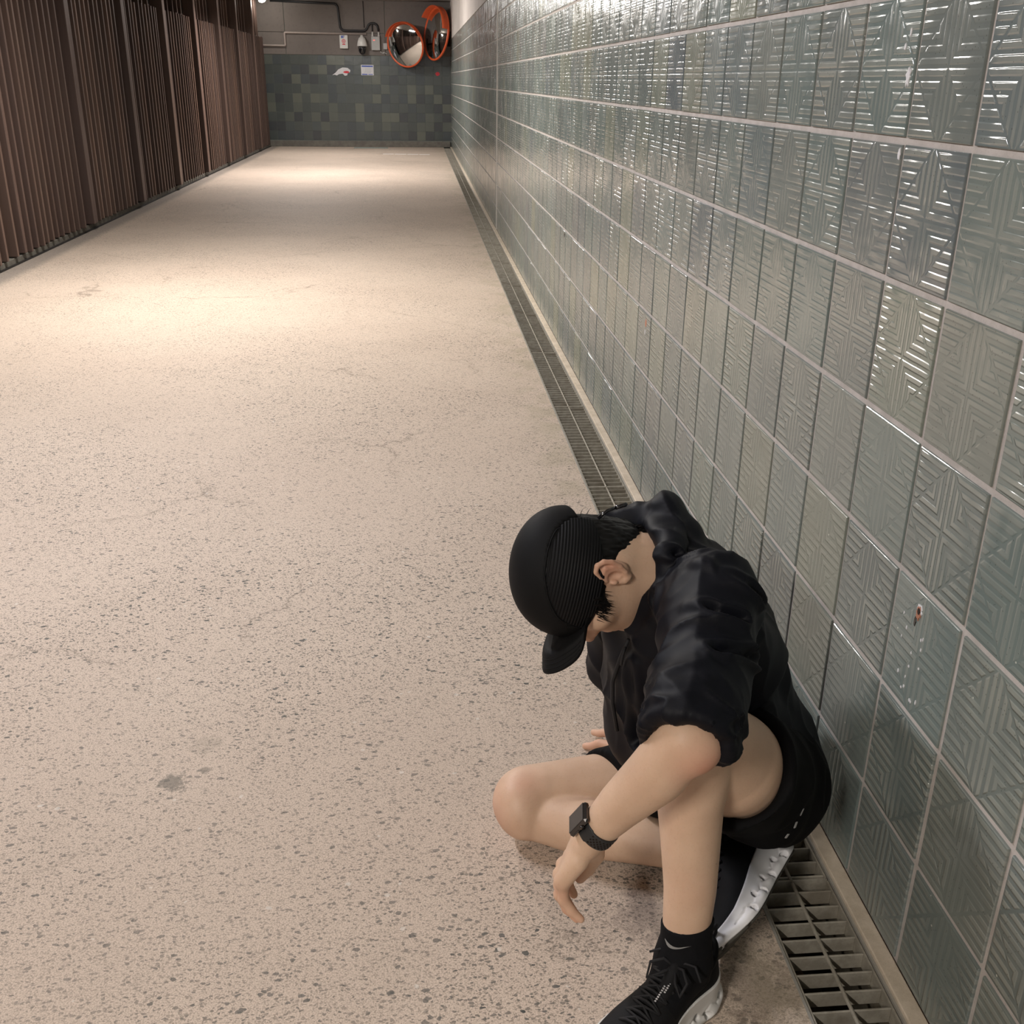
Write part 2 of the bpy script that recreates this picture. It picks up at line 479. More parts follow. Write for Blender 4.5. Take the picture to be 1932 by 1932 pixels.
mb = MB(); mb.box((-.005, 8.150, .0115), (.004, 8.185, 2.10), bev=.002); mb.build('joint_bead', M['plaster_light'], wall_r)

# back wall
wall_b = slab('wall_back', (-4.3, Y1 + .004, -.2), (.1, Y1 + .25, 2.98), M['darkgrout'])
tag(wall_b, 'far end wall, flat green-grey tiles below, warm grey panels above')
cells = []
for i in range(-22, 0):
    for j in range(0, 9):
        x0 = i*.183; z0 = .13 + j*.183
        cells.append((x0 + .0018, x0 + .183 - .0018, z0 + .0018, z0 + .183 - .0018))
tile_mesh('tiles', cells, Y1, .004, M['backtile'], wall_b, 'x', .001)
mb = MB()
for (x0, x1) in ((-4.3, -3.375), (-3.365, -1.345), (-1.335, 0.0)):
    for (z0, z1) in ((1.785, 2.195), (2.203, 2.80)):
        mb.box((x0, Y1 - .012, z0), (x1, Y1 + .004, z1), bev=.003)
mb.build('upper_panels', M['plaster'], wall_b)
mb = MB(); mb.box((-4.2, Y1 - .06, 0.0), (-.03, Y1 + .004, .118), bev=.004); mb.build('plinth', M['greycurb'], wall_b)
# ceiling, beam
tag(slab('ceiling', (-4.4, Y0, 2.97), (.25, Y1 + .25, 3.1), M['ceiling']), 'low concrete ceiling')
tag(slab('trim_4', (-4.3, 20.9, 2.80), (.0, Y1, 2.97), M['ceiling']), kind='structure')
# left wall behind the slats
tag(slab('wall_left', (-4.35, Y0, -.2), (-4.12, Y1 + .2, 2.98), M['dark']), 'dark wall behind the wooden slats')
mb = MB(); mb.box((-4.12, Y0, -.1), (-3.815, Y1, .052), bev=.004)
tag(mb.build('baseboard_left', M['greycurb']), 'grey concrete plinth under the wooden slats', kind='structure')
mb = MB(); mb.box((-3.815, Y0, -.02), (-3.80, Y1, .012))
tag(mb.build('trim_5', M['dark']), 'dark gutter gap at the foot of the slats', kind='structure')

# ------------------------------------------------------------------ slat screens
posts = [2.3, 4.25, 6.2, 8.12, 10.05, 12.0, 13.95, 15.85, 17.65, 19.55, 21.2]
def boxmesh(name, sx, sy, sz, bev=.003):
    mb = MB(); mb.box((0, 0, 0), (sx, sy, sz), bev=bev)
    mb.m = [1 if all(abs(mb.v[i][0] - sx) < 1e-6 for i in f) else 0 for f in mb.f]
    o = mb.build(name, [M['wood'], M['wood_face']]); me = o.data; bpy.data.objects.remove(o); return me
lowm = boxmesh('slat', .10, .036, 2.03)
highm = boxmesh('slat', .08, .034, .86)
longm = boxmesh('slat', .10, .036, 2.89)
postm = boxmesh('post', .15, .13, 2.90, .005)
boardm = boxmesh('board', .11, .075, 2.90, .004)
names = ['nearest to the camera at the left edge of the photo', 'second', 'third', 'fourth']
bay_desc = ['half out of frame beside the camera', 'first seen at the left edge of the photo', 'second from the left edge, with a reddish board',
            'third from the left edge of the photo', 'fourth from the left edge, with stepped slat tops', 'fifth from the left edge of the photo',
            'sixth from the left edge, midway down the passage', 'third from the far end wall', 'second from the far end wall', 'last one, touching the far end wall under the bright lamp']
R_ = random.Random(5)
for b in range(len(posts) - 1):
    ya, yb = posts[b], posts[b+1]
    root = empty('slat_screen', (-3.87, ya, .06))
    tag(root, 'brown wooden slat screen bay, ' + bay_desc[b], 'slat screen', 'brown slat screen bays along the left wall')
    def put(name, me, x, y, z, sc=(1, 1, 1)):
        o = bpy.data.objects.new(name, me); COL.objects.link(o); o.parent = root
        o.location = (x + 3.87, y - ya, z - .06); o.scale = sc; return o
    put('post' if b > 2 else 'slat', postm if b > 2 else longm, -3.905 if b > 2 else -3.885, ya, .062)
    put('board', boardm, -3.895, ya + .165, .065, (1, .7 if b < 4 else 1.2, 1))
    n = 11
    y = ya + .31; stepk = (yb - .08 - y) / n
    for k in range(n):
        yy = y + k*stepk + R_.uniform(-.006, .006)
        xx = -3.885 + .008*math.sin(k*.55 + b) + R_.uniform(-.004, .004)
        z1 = 2.09
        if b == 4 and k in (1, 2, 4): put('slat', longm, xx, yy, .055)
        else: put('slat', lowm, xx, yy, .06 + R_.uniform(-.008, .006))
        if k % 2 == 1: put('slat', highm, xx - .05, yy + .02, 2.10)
    mb = MB(); mb.box((0, 0, 0), (.03, yb - ya - .14, .07), bev=.003)
    o = mb.build('rail', M['wood']); o.parent = root; o.matrix_parent_inverse = Matrix(); o.location = (-.09, .135, 1.0)
    o2 = o.copy(); COL.objects.link(o2); o2.location = (-.09, .135, .2)
    o3 = o.copy(); COL.objects.link(o3); o3.location = (-.12, .135, 2.02)

# ------------------------------------------------------------------ strip lamps
desc = ['white strip ceiling lamp behind the photographer', 'cool white strip ceiling lamp level with the sitting person', 'white strip ceiling lamp nearest in front of the photographer',
        'white strip ceiling lamp in the far half of the passage', 'white strip ceiling lamp closest to the far end wall']
for (ly, lw, lc), d in zip(LAMPS, desc):
    yy = ly
    root = empty('strip_lamp', (LAMP_X, yy, LAMP_Z))
    tag(root, d, 'lamp', 'strip lamps in a row along the ceiling')
    Mx = Matrix.Translation((LAMP_X, yy, LAMP_Z)) @ Euler((0, math.radians(-22), 0)).to_matrix().to_4x4()
    mb = MB(); mb.box((-.06, -.6, -.02), (.06, .6, .04), bev=.01, M=Mx); mb.build('housing', M['housing'], root)
    mb = MB(); mb.box((-.062, -.605, -.03), (-.045, .605, -.018), bev=.003, M=Mx); mb.box((.045, -.605, -.03), (.062, .605, -.018), bev=.003, M=Mx)
    mb.build('diffuser', M['lampface'], root)
    mb = MB()
    for q in (-.4, .4): mb.tube([(LAMP_X, yy + q, LAMP_Z + .03), (LAMP_X, yy + q, 2.98)], .008)
    mb.build('hanger', M['housing'], root)
# round spotlight head right at the far end, pointing along the slats (the bright spot at the top left)
root = empty('spot_lamp', (-3.70, 20.75, 2.76))
tag(root, 'small bright spotlight head at the top of the far left corner', 'lamp')
mb = MB(); mb.lathe([(.0, .06), (.035, .06), (.06, .02), (.075, -.03), (.07, -.03), (.06, -.015)], (-3.70, 20.75, 2.76), (-.25, .55, .8)); mb.build('shade', M['housing'], root, True)
mb = MB(); mb.lathe([(.0, -.045), (.03, -.04), (.055, -.02), (.055, -.01)], (-3.70, 20.75, 2.76), (-.25, .55, .8)); mb.build('bulb', M['lampface'], root, True)
mb = MB(); mb.tube([(-3.71, 20.78, 2.80), (-3.72, 20.8, 2.90), (-3.72, 20.92, 2.90)], .01); mb.build('bracket', M['housing'], root)
ld = bpy.data.lights.new('spot_lamp_light', 'POINT'); ld.energy = 14; ld.shadow_soft_size = .05; ld.color = (1, .93, .84)
lo = bpy.data.objects.new('spot_lamp_light', ld); COL.objects.link(lo); lo.location = (-3.66, 20.60, 2.66)

# ------------------------------------------------------------------ drain grates
PITCH = .0365; NB = 27; GL = PITCH*NB
mb = MB()
for k in range(NB):
    y = k*PITCH + .012
    mb.box((-.168, y - .0019, -.030), (-.040, y + .0019, -.001), bev=.0008)
bars_me = mb.build('bars', M['steel']).data
mb = MB()
mb.box((-.1715, .001, -.031), (-.168, GL - .001, -.0005)); mb.box((-.040, .001, -.031), (-.0365, GL - .001, -.0005))
mb.box((-.1715, .001, -.031), (-.0365, .0045, -.0005))
side_me = mb.build('edge_frame', M['steel']).data
mb = MB(); mb.tube([(-.104, .002, -.0015), (-.104, GL - .002, -.0015)], .0032, 8)
rod_me = mb.build('centre_rod', M['steel']).data
for n_ in ('bars', 'edge_frame', 'centre_rod'): bpy.data.objects.remove(bpy.data.objects[n_])
yg = -1.62
k = 0
while yg + GL < Y1:
    root = empty('drain_grate', (-.104, yg, 0))
    if k == 0: lb = 'steel drain grate at the bottom right, in front of the sitting person'
    elif k == 1: lb = 'steel drain grate under and just behind the sitting person'
    elif k == 2: lb = 'steel drain grate that emerges behind the cap and hood'
    else: lb = 'steel drain grate in the long row running away along the tiled wall'
    tag(root, lb, 'drain grate', 'steel drain grates along the tiled wall')
    for nm, me in (('bars', bars_me), ('edge_frame', side_me), ('centre_rod', rod_me)):
        o = bpy.data.objects.new(nm, me); COL.objects.link(o); o.parent = root; o.location = (.104, 0, 0)
    yg += GL + .002; k += 1
# leaf litter in the channel
mb = MB(); R_ = random.Random(3)
for i in range(170):
    y = R_.uniform(-1.5, 4.0); x = R_.uniform(-.165, -.042); a = R_.uniform(0, 6.28); L = R_.uniform(.006, .02); w = L*R_.uniform(.25, .5)
    z = -.215 + R_.uniform(0, .006)
    c, s_ = math.cos(a), math.sin(a)
    mb.add([(x - c*L, y - s_*L, z), (x + s_*w, y - c*w, z + .004), (x + c*L, y + s_*L, z + .002), (x - s_*w, y + c*w, z + .005), (x, y, z - .003)],
           [(0, 1, 2, 3), (0, 4, 1), (1, 4, 2), (2, 4, 3), (3, 4, 0)])
tag(mb.build('leaf_litter', simple('dry_leaf', (.22, .15, .08), .9, 0, .4, 60)), 'dry leaf litter on the bottom of the drain channel', 'litter', kind='stuff')

# ------------------------------------------------------------------ chips and marks on the tiled wall (parts of the wall)
def blob_poly(cx, cy, rx, ry, n=22, jit=.18, seed=0):
    r = random.Random(seed); return [(cx + rx*math.cos(2*math.pi*k/n)*(1 + r.uniform(-jit, jit)), cy + ry*math.sin(2*math.pi*k/n)*(1 + r.uniform(-jit, jit))) for k in range(n)]
def wall_chip(y, z, ry, rz, mat, name, seed=0, t=.0012, x=0.0, jit=.2):
    P = blob_poly(y, z, ry, rz, seed=seed, jit=jit); n = len(P)
    V = [(x, a, b) for a, b in P] + [(x - t, y + (a-y)*.85, z + (b-z)*.85) for a, b in P]
    F = [tuple(range(n, 2*n))] + [(i, (i+1) % n, n + (i+1) % n, n + i) for i in range(n)]
    return link_mesh(name, V, F, mat, wall_r)
wall_chip(-.711, .594, .0085, .013, M['paper'], 'chip', 1, .0012)
wall_chip(-.711, .592, .0072, .0125, M['brick'], 'chip', 2, .0018)
wall_chip(-.712, .595, .0045, .0062, M['hole'], 'drilled_hole', 3, .0024, jit=.05)
wall_chip(-.704, .574, .003, .008, M['gloss_black'], 'chip', 5, .0012)
wall_chip(1.326, .594, .012, .016, M['brick'], 'chip', 7)
wall_chip(1.332, .563, .005, .010, M['paper'], 'chip', 8)
wall_chip(3.379, .606, .010, .012, M['hole'], 'chip', 9)
wall_chip(-.397, 1.352, .008, .0125, M['paper'], 'chip', 11, jit=.45)
wall_chip(-.405, 1.240, .0045, .0095, M['paper'], 'chip', 12, jit=.2)
wall_chip(-.372, 1.395, .003, .0055, M['paper'], 'chip', 13)
wall_chip(-.385, 1.415, .0025, .006, M['paper'], 'chip', 14)
R_ = random.Random(21)
for i in range(16):
    a = R_.uniform(-.75, -.66); b = R_.uniform(.44, .585)
    wall_chip(a, b, R_.uniform(.0012, .0022), R_.uniform(.0018, .004), M['paper'], 'chip', 30 + i, .0009, jit=.3)

# ------------------------------------------------------------------ things on the far end wall
YB = Y1 - .012
def obj_mb(name, mb, mats, label, cat, smooth=False):
    o = mb.build(name, mats, None, smooth); tag(o, label, cat); return o
mb = MB(); mb.tube(arc_pts([(-3.62, YB - .03, 2.77), (-2.28, YB - .03, 2.73), (-2.24, YB - .03, 2.24), (-1.72, YB - .03, 2.24), (-1.66, YB - .03, 2.39), (-1.50, YB - .03, 2.38), (-1.47, YB - .03, 2.24)], .09), .022, 8)
mb.tube(arc_pts([(-1.64, YB - .03, 2.385), (-1.60, YB - .03, 2.37), (-1.595, YB - .03, 2.24)], .04), .013, 8)
obj_mb('cable', mb, M['black_rubber'], 'black flexible conduit looping along the far end wall', 'cable', True)
mb = MB(); mb.tube(arc_pts([(-4.05, YB - .024, 1.945), (-3.375, YB - .024, 1.945), (-3.375, YB - .024, 2.190), (-1.72, YB - .024, 2.185)], .02), .020, 8)
obj_mb('pipe', mb, M['conduit'], 'pale pinkish conduit stepping up and across the far end wall', 'pipe', True)
mb = MB(); mb.tube([(-1.76, YB - .009, 2.30), (-1.765, YB - .009, 2.79)], .008, 6)
obj_mb('wire', mb, M['black_rubber'], 'thin dark wire rising to the ceiling above the dome camera', 'wire', True)
# sign box
mb = MB(); mb.box((-2.27, YB - .07, 1.905), (-2.10, YB, 2.160), bev=.008)
s = obj_mb('sign', mb, M['wplast'], 'small white upright sign with blue mark above a red ring', 'sign')
mb = MB(); mb.box((-2.235, YB - .073, 2.100), (-2.20, YB - .070, 2.145)); mb.box((-2.20, YB - .073, 2.105), (-2.175, YB - .070, 2.118)); mb.box((-2.205, YB - .073, 2.130), (-2.165, YB - .070, 2.145))
mb.build('symbol', M['blueink'], s)
mb = MB(); 
for k in range(16):
    a = 2*math.pi*k/16; b_ = 2*math.pi*(k+1)/16
    mb.add([(-2.185 + r*math.cos(t), YB - .0725, 2.045 + r*math.sin(t)) for t in (a, b_) for r in (.026, .038)], [(0, 1, 3, 2)])
mb.box((-2.20, YB - .073, 2.035), (-2.17, YB - .0715, 2.053)); mb.box((-2.215, YB - .073, 1.975), (-2.155, YB - .0715, 1.995))
mb.build('ring_mark', M['redink'], s)
# dome camera
cx = -1.81
root = empty('security_camera', (cx, YB, 2.06)); tag(root, 'white dome security camera with a smoked black globe on the far end wall', 'security camera')
mb = MB(); mb.tube([(cx, YB, 2.095), (cx, YB - .10, 2.105), (cx, YB - .16, 2.10)], .022, 10); mb.lathe([(.05, 0), (.05, .02), (.03, .03)], (cx, YB, 2.095), (0, -1, 0)); mb.build('bracket', M['wplast'], root, True)
mb = MB(); mb.lathe([(0, .14), (.026, .14), (.036, .10), (.066, .085), (.088, .02), (.105, -.06), (.101, -.070), (0, -.070)], (cx, YB - .16, 2.02)); mb.build('housing', M['wplast'], root, True)
mb = MB(); mb.lathe([(.078, -.070), (.079, -.11), (.073, -.16), (.055, -.20), (.028, -.222), (0, -.228)], (cx, YB - .16, 2.02)); mb.build('dome', M['gloss_black'], root, True)
# junction boxes
root = empty('junction_box', (-1.53, YB, 2.0)); tag(root, 'grey junction box with two cable glands and a red indicator', 'junction box')
mb = MB(); mb.box((-1.625, YB - .08, 1.88), (-1.45, YB, 2.14), bev=.008); mb.build('body', M['gplast'], root)
mb = MB()
for q in (-1.595, -1.47): mb.lathe([(.024, 0), (.024, .02), (.016, .03), (.018, .075), (.012, .085)], (q, YB - .03, 2.14), (0, 0, 1), 12)
mb.build('cable_gland', M['wplast'], root, True)
mb = MB(); mb.box((-1.585, YB - .0825, 2.062), (-1.55, YB - .079, 2.077)); mb.build('indicator', M['led'], root)
mb = MB(); mb.box((-1.385, YB - .05, 1.90), (-1.30, YB, 2.02), bev=.006)
obj_mb('switch_box', mb, M['gplast'], 'small pale box between the junction box and the round mirror', 'box')
mb = MB(); mb.box((-1.40, YB - .03, 1.82), (-1.37, YB, 1.85), bev=.004); mb.tube([(-1.45, YB - .02, 1.86), (-1.41, YB - .02, 1.83), (-1.36, YB - .02, 1.835), (-1.31, YB - .02, 1.82)], .008, 6)
obj_mb('cable_clip', mb, M['gplast'], 'short clipped wire below the small pale box', 'wire')
# notice
mb = MB(); mb.box((-1.86, Y1 - .008, 1.405), (-1.60, Y1 + .0, 1.605), bev=.001)
s = obj_mb('notice', mb, M['paper'], 'white rectangular notice with blue bars at top and bottom', 'notice')
mb = MB(); mb.box((-1.845, Y1 - .0092, 1.565), (-1.615, Y1 - .0075, 1.592)); mb.box((-1.845, Y1 - .0092, 1.413), (-1.73, Y1 - .0075, 1.433)); mb.box((-1.715, Y1 - .0092, 1.416), (-1.62, Y1 - .0075, 1.430))
mb.build('blue_bar', M['blueink'], s)
mb = MB()
for q in range(4): mb.box((-1.80 + .01*q, Y1 - .0092, 1.455 + .025*q), (-1.66 + .012*(q % 2), Y1 - .0075, 1.462 + .025*q))
mb.build('text_line', M['greypaper'], s)
# torn sticker
P = [(-2.46, 1.40), (-2.38, 1.455), (-2.33, 1.51), (-2.24, 1.55), (-2.14, 1.545), (-2.08, 1.50), (-2.09, 1.46), (-2.14, 1.44), (-2.15, 1.40), (-2.20, 1.39), (-2.24, 1.43), (-2.32, 1.42), (-2.36, 1.395), (-2.41, 1.41)]
n = len(P)
o = link_mesh('sticker', [(x, Y1 - .002, z) for x, z in P] + [(x, Y1 + .0005, z) for x, z in P], [tuple(range(n))] + [(i, (i+1) % n, n+(i+1) % n, n+i) for i in range(n)], M['paper'])
tag(o, 'torn white sticker with a red blot on the far end wall', 'sticker')
P = blob_poly(-2.165, 1.463, .065, .022, 14, .15, 4)
P2 = [(x, Y1 - .004, z) for x, z in P]; link_mesh('red_blot', P2 + [(x, Y1 - .0018, z) for x, _, z in P2], [tuple(range(14))] + [(i, (i+1) % 14, 14+(i+1) % 14, 14+i) for i in range(14)], M['redink'], o)
P = blob_poly(-.275, 1.45, .045, .038, 14, .2, 9)
o = link_mesh('sticker', [(x, Y1 - .002, z) for x, z in P] + [(x, Y1, z) for x, z in P], [tuple(range(14))] + [(i, (i+1) % 14, 14+(i+1) % 14, 14+i) for i in range(14)], M['redink'])
tag(o, 'tiny magenta sticker on the far end wall below the right-hand mirror', 'sticker')
# convex mirrors
def convex_mirror(c, R, yaw, tilt, label, base, hd=.09, roll=0.0):
    root = empty('convex_mirror', c); tag(root, label, 'convex mirror')
    Mx = Matrix.Translation(c) @ Euler((tilt, roll, yaw)).to_matrix().to_4x4()      # local -Y faces out
    def prt(name, prof, mat, a0=0, a1=2*math.pi, n=48):
        V = []; F = []; full = abs(a1 - a0 - 2*math.pi) < 1e-6; m = n if full else n + 1
        for r, h in prof:
            for k in range(m):
                a = a0 + (a1-a0)*k/n; V.append(Mx @ Vector((r*math.cos(a), -h, r*math.sin(a))))
        for i in range(len(prof)-1):
            for k in range(n):
                k2 = (k+1) % m; F.append((i*m+k, i*m+k2, (i+1)*m+k2, (i+1)*m+k))
        o = link_mesh(name, V, F, mat, root, True); return o
    prt('mirror_face', [(R*q, .10*(1 - q*q)) for q in [0.001, .1, .2, .3, .4, .5, .6, .7, .8, .9, .965]], M['mirror'])
    prt('rim', [(R*.955, .002), (R*.96, .018), (R, .022), (R*1.03, .005), (R*1.02, -.02), (R*.95, -.03), (R*.5, -.05), (.001, -.055)], M['orange'])
    prt('hood', [(R*1.01, .0), (R*1.035, hd*.6), (R*1.03, hd), (R*1.02, hd), (R*1.02, hd*.6), (R*1.0, .0)], M['orange'], math.radians(22), math.radians(158), 30)
    mb = MB(); mb.tube([Mx @ Vector((0, .03, 0)), base], .025, 10); mb.box((base[0] - .05, min(base[1], YB) - .01, base[2] - .14), (base[0] + .02, min(base[1], YB) + .01, base[2] + .14)) ; mb.build('bracket', M['dark'], root)
convex_mirror((-.93, 21.08, 1.985), .425, math.radians(-33), math.radians(12), 'round orange-rimmed traffic mirror reflecting the passage floor', (-.72, YB, 1.99))
convex_mirror((-.30, 20.85, 2.19), .49, math.radians(-64), math.radians(-7), 'orange-rimmed traffic mirror seen edge-on in the far right corner', (-.03, 20.95, 2.1), .15, math.radians(14))
# floor markings
mb = MB(); 
for i, (a, b) in enumerate([(-1.40, -1.19), (-1.17, -.95), (-.93, -.72), (-.70, -.50)]):
    mb.box((a, 18.97 + .06*(3-i)/3., 0.0), (b, 19.10 + .06*(3-i)/3., .003))
obj_mb('floor_line', mb, simple('worn_white_paint', (.72, .68, .65), .7), 'short worn white painted line on the floor at the far end', 'line')
mb = MB(); mb.box((-2.05, 20.85, 0), (-1.35, 21.12, .008), bev=.002)
obj_mb('floor_plate', mb, simple('grey_green_plate', (.25, .30, .28), .7), 'thin grey-green plate on the floor before the far end wall', 'plate')

# ------------------------------------------------------------------ signed-distance toolkit for the organic shapes
def vnoise(P, scale, seed=0):
    """smooth value noise, P (N,3) -> (N,) in 0..1"""
    r = np.random.default_rng(seed); T = r.random((32, 32, 32)).astype(np.float32)
    Q = P*scale; I = np.floor(Q).astype(int); f = Q - I; f = f*f*(3-2*f)
    out = 0
    for dx in (0, 1):
        for dy in (0, 1):
            for dz in (0, 1):
                w = (f[..., 0] if dx else 1-f[..., 0])*(f[..., 1] if dy else 1-f[..., 1])*(f[..., 2] if dz else 1-f[..., 2])
                out = out + w*T[(I[..., 0]+dx) % 32, (I[..., 1]+dy) % 32, (I[..., 2]+dz) % 32]
    return out

class SDF:
    def __init__(s, lo, hi, h):
        s.lo = np.array(lo, float); s.h = h
        s.n = np.ceil((np.array(hi) - s.lo)/h).astype(int) + 1
        s.D = np.full(s.n, .05, np.float32)
    def region(s, lo, hi):
        a = np.clip(np.floor((np.array(lo) - s.lo)/s.h).astype(int), 0, s.n); b = np.clip(np.ceil((np.array(hi) - s.lo)/s.h).astype(int) + 1, 0, s.n)
        ax = [s.lo[i] + s.h*np.arange(a[i], b[i]) for i in range(3)]
        P = np.stack(np.meshgrid(*ax, indexing='ij'), -1).astype(np.float32)
        return tuple(slice(a[i], b[i]) for i in range(3)), P
    def put(s, fn, lo, hi, k=0.0, op='add'):
        sl, P = s.region(np.array(lo) - .05 - k, np.array(hi) + .05 + k)
        if P.size == 0: return
        d = fn(P); D = s.D[sl]
        if op == 'sub': d = -d; A = np.maximum(D, d); sg = 1
        elif op == 'int': A = np.maximum(D, d); sg = 1
        else: A = np.minimum(D, d); sg = -1
        if k > 0:
            hh = np.maximum(k - np.abs(D - d), 0)/k; A = A + sg*hh*hh*k*.25
        s.D[sl] = A
    def cone(s, a, b, ra, rb, k=.0, op='add', sq=None, plane=None):
        """tapered capsule; sq=(dir,f) squashes along dir; plane=(point,normal) trims"""
        a = np.array(a, float); b = np.array(b, float); R = max(ra, rb)
        def fn(P):
            pa = P - a; ba = b - a
            if sq is not None:
                dv = np.array(sq[0], float); dv /= np.linalg.norm(dv)
                ctr = (pa@ba)/(ba@ba); ctr = np.clip(ctr, 0, 1)[..., None]*ba
                rel = pa - ctr; c = rel@dv; rel = rel + (c*(1/sq[1]-1))[..., None]*dv
                t = np.clip((pa@ba)/(ba@ba), 0, 1)
                d = (np.sqrt((rel*rel).sum(-1)) - (ra + (rb-ra)*t))*min(1, sq[1])
            else:
                t = np.clip((pa@ba)/(ba@ba), 0, 1); q = pa - t[..., None]*ba
                d = np.sqrt((q*q).sum(-1)) - (ra + (rb-ra)*t)
            if plane is not None:
                n = np.array(plane[1], float); n /= np.linalg.norm(n)
                d = np.maximum(d, (P - np.array(plane[0]))@n)
            return d
        m = R*1.5; s.put(fn, np.minimum(a, b) - m, np.maximum(a, b) + m, k, op)
    def ell(s, c, r, Rm=None, k=.0, op='add'):
        c = np.array(c, float); r = np.array(r, float); Rm = np.eye(3) if Rm is None else Rm
        def fn(P):
            q = (P - c)@Rm
            k0 = np.sqrt(((q/r)**2).sum(-1)); k1 = np.sqrt(((q/(r*r))**2).sum(-1)) + 1e-9
            return k0*(k0-1)/k1
        m = r.max(); s.put(fn, c - m, c + m, k, op)
    def chain(s, pts, rs, k=.0, kk=None, **kw):
        for i in range(len(pts)-1): s.cone(pts[i], pts[i+1], rs[i], rs[i+1], k if i == 0 or kk is None else kk, **kw)
    def mesh(s):
        D = s.D; neg = D < 0
        c = [neg[i:D.shape[0]-1+i, j:D.shape[1]-1+j, k:D.shape[2]-1+k] for i in (0, 1) for j in (0, 1) for k in (0, 1)]
        anyn = c[0].copy(); alln = c[0].copy()
        for q in c[1:]: anyn |= q; alln &= q
        act = anyn & ~alln; idx = np.argwhere(act)
        vid = np.full(act.shape, -1, np.int64); vid[act] = np.arange(len(idx))
        acc = np.zeros((len(idx), 3)); cnt = np.zeros(len(idx))
        cor = [(i, j, k) for i in (0, 1) for j in (0, 1) for k in (0, 1)]
        for A in cor:
            for ax in range(3):
                if A[ax]: continue
                B = list(A); B[ax] = 1
                da = D[idx[:, 0]+A[0], idx[:, 1]+A[1], idx[:, 2]+A[2]]; db = D[idx[:, 0]+B[0], idx[:, 1]+B[1], idx[:, 2]+B[2]]
                m = (da < 0) != (db < 0); t = np.where(m, da/np.where(m, da-db, 1), 0)
                p = np.array(A, float)[None] + t[:, None]*(np.array(B) - np.array(A))[None]
                acc[m] += p[m]; cnt[m] += 1
        V = (idx + acc/cnt[:, None])*s.h + s.lo
        F = []
        for ax in range(3):
            o1, o2 = [(1, 2), (2, 0), (0, 1)][ax]
            sl0 = [slice(None)]*3; sl1 = [slice(None)]*3; sl0[ax] = slice(0, -1); sl1[ax] = slice(1, None)
            a = neg[tuple(sl0)]; b = neg[tuple(sl1)]; e = np.argwhere(a != b)
            e = e[(e[:, o1] > 0) & (e[:, o2] > 0) & (e[:, o1] < D.shape[o1]-1) & (e[:, o2] < D.shape[o2]-1)]
            sgn = a[e[:, 0], e[:, 1], e[:, 2]]
            def cell(d1, d2):
                q = e.copy(); q[:, o1] -= d1; q[:, o2] -= d2; return vid[q[:, 0], q[:, 1], q[:, 2]]
            Q = np.stack([cell(1, 1), cell(0, 1), cell(0, 0), cell(1, 0)], 1)
            Q[~sgn] = Q[~sgn][:, ::-1]; F.append(Q)
        F = np.concatenate(F); F = F[(F >= 0).all(1)]
        return V, F

def relax(V, F, it=2, lam=.5):
    E = np.concatenate([F[:, [0, 1]], F[:, [1, 2]], F[:, [2, 3]], F[:, [3, 0]]])
    for _ in range(it):
        acc = np.zeros_like(V); cnt = np.zeros(len(V))
        for a, b in ((0, 1), (1, 0)):
            for q in range(3): acc[:, q] += np.bincount(E[:, a], V[E[:, b], q], len(V))
            cnt += np.bincount(E[:, a], minlength=len(V))
        V = V*(1-lam) + lam*acc/np.maximum(cnt, 1)[:, None]
    return V
def vnormals(V, F):
    n = np.cross(V[F[:, 2]] - V[F[:, 0]], V[F[:, 3]] - V[F[:, 1]]); N = np.zeros_like(V)
    for k in range(4):
        for q in range(3): N[:, q] += np.bincount(F[:, k], n[:, q], len(V))
    return N/np.maximum(np.linalg.norm(N, axis=1), 1e-12)[:, None]
def np_obj(name, V, F, mat, parent):
    o = link_mesh(name, V, F, mat, parent, True); return o
def merge(parts):
    Vs = []; Fs = []; n = 0
    for V, F in parts: Vs.append(V); Fs.append(F + n); n += len(V)
    return np.concatenate(Vs), np.concatenate(Fs)
A3 = lambda *q: np.array(q, float)
def lerp(a, b, t): return np.array(a)*(1-t) + np.array(b)*t

# ------------------------------------------------------------------ person materials
def mat_skin():
    N = NT('skin')
    at = N.n('ShaderNodeAttribute', attribute_name='flush').outputs['Fac']
    o = N.obj()
    n1 = N.noise(18, detail=4); n2 = N.noise(220, detail=2)
    c = N.mix(N.step(n1, .3, .7), (.62, .42, .295, 1), (.675, .47, .335, 1))
    c = N.mix(N.m('MULTIPLY', N.step(n2, .55, .7), .12), c, (.45, .24, .15, 1))
    c = N.mix(at, c, (.60, .25, .17, 1))
    mole = N.vor(24); mm = N.m('MULTIPLY', N.m('LESS_THAN', mole.outputs['Distance'], .035), N.m('GREATER_THAN', N.xyz(mole.outputs['Color'])[0], .86))
    c = N.mix(N.m('MULTIPLY', mm, .45), c, (.25, .11, .06, 1))
    return N.fin(c, .50, 0, N.bump(n2, .0003, .6), .38, **{'Subsurface Weight': .12, 'Subsurface Radius': (.012, .005, .0025), 'Subsurface Scale': .6})
M['skin'] = mat_skin()
def mat_cloth(name, col, rough, weave=900, var=.25, spec=.35, sheen=.0):
    N = NT(name); n1 = N.noise(9, detail=3); n2 = N.noise(weave, detail=1)
    c = N.mix(n1, (*[q*(1-var) for q in col], 1), (*[q*(1+var) for q in col], 1))
    return N.fin(c, rough, 0, N.bump(n2, .0002, .7), spec, **{'Sheen Weight': sheen, 'Sheen Roughness': .5})
M['jacket'] = mat_cloth('black_navy_windbreaker_nylon', (.0030, .0035, .0066), .56, 1400, .25, .19)
M['shorts'] = mat_cloth('black_running_shorts', (.003, .003, .0036), .8, 900, .2, .15)
M['cap'] = mat_cloth('black_cap_fabric', (.0050, .0052, .0058), .68, 1600, .15, .18)
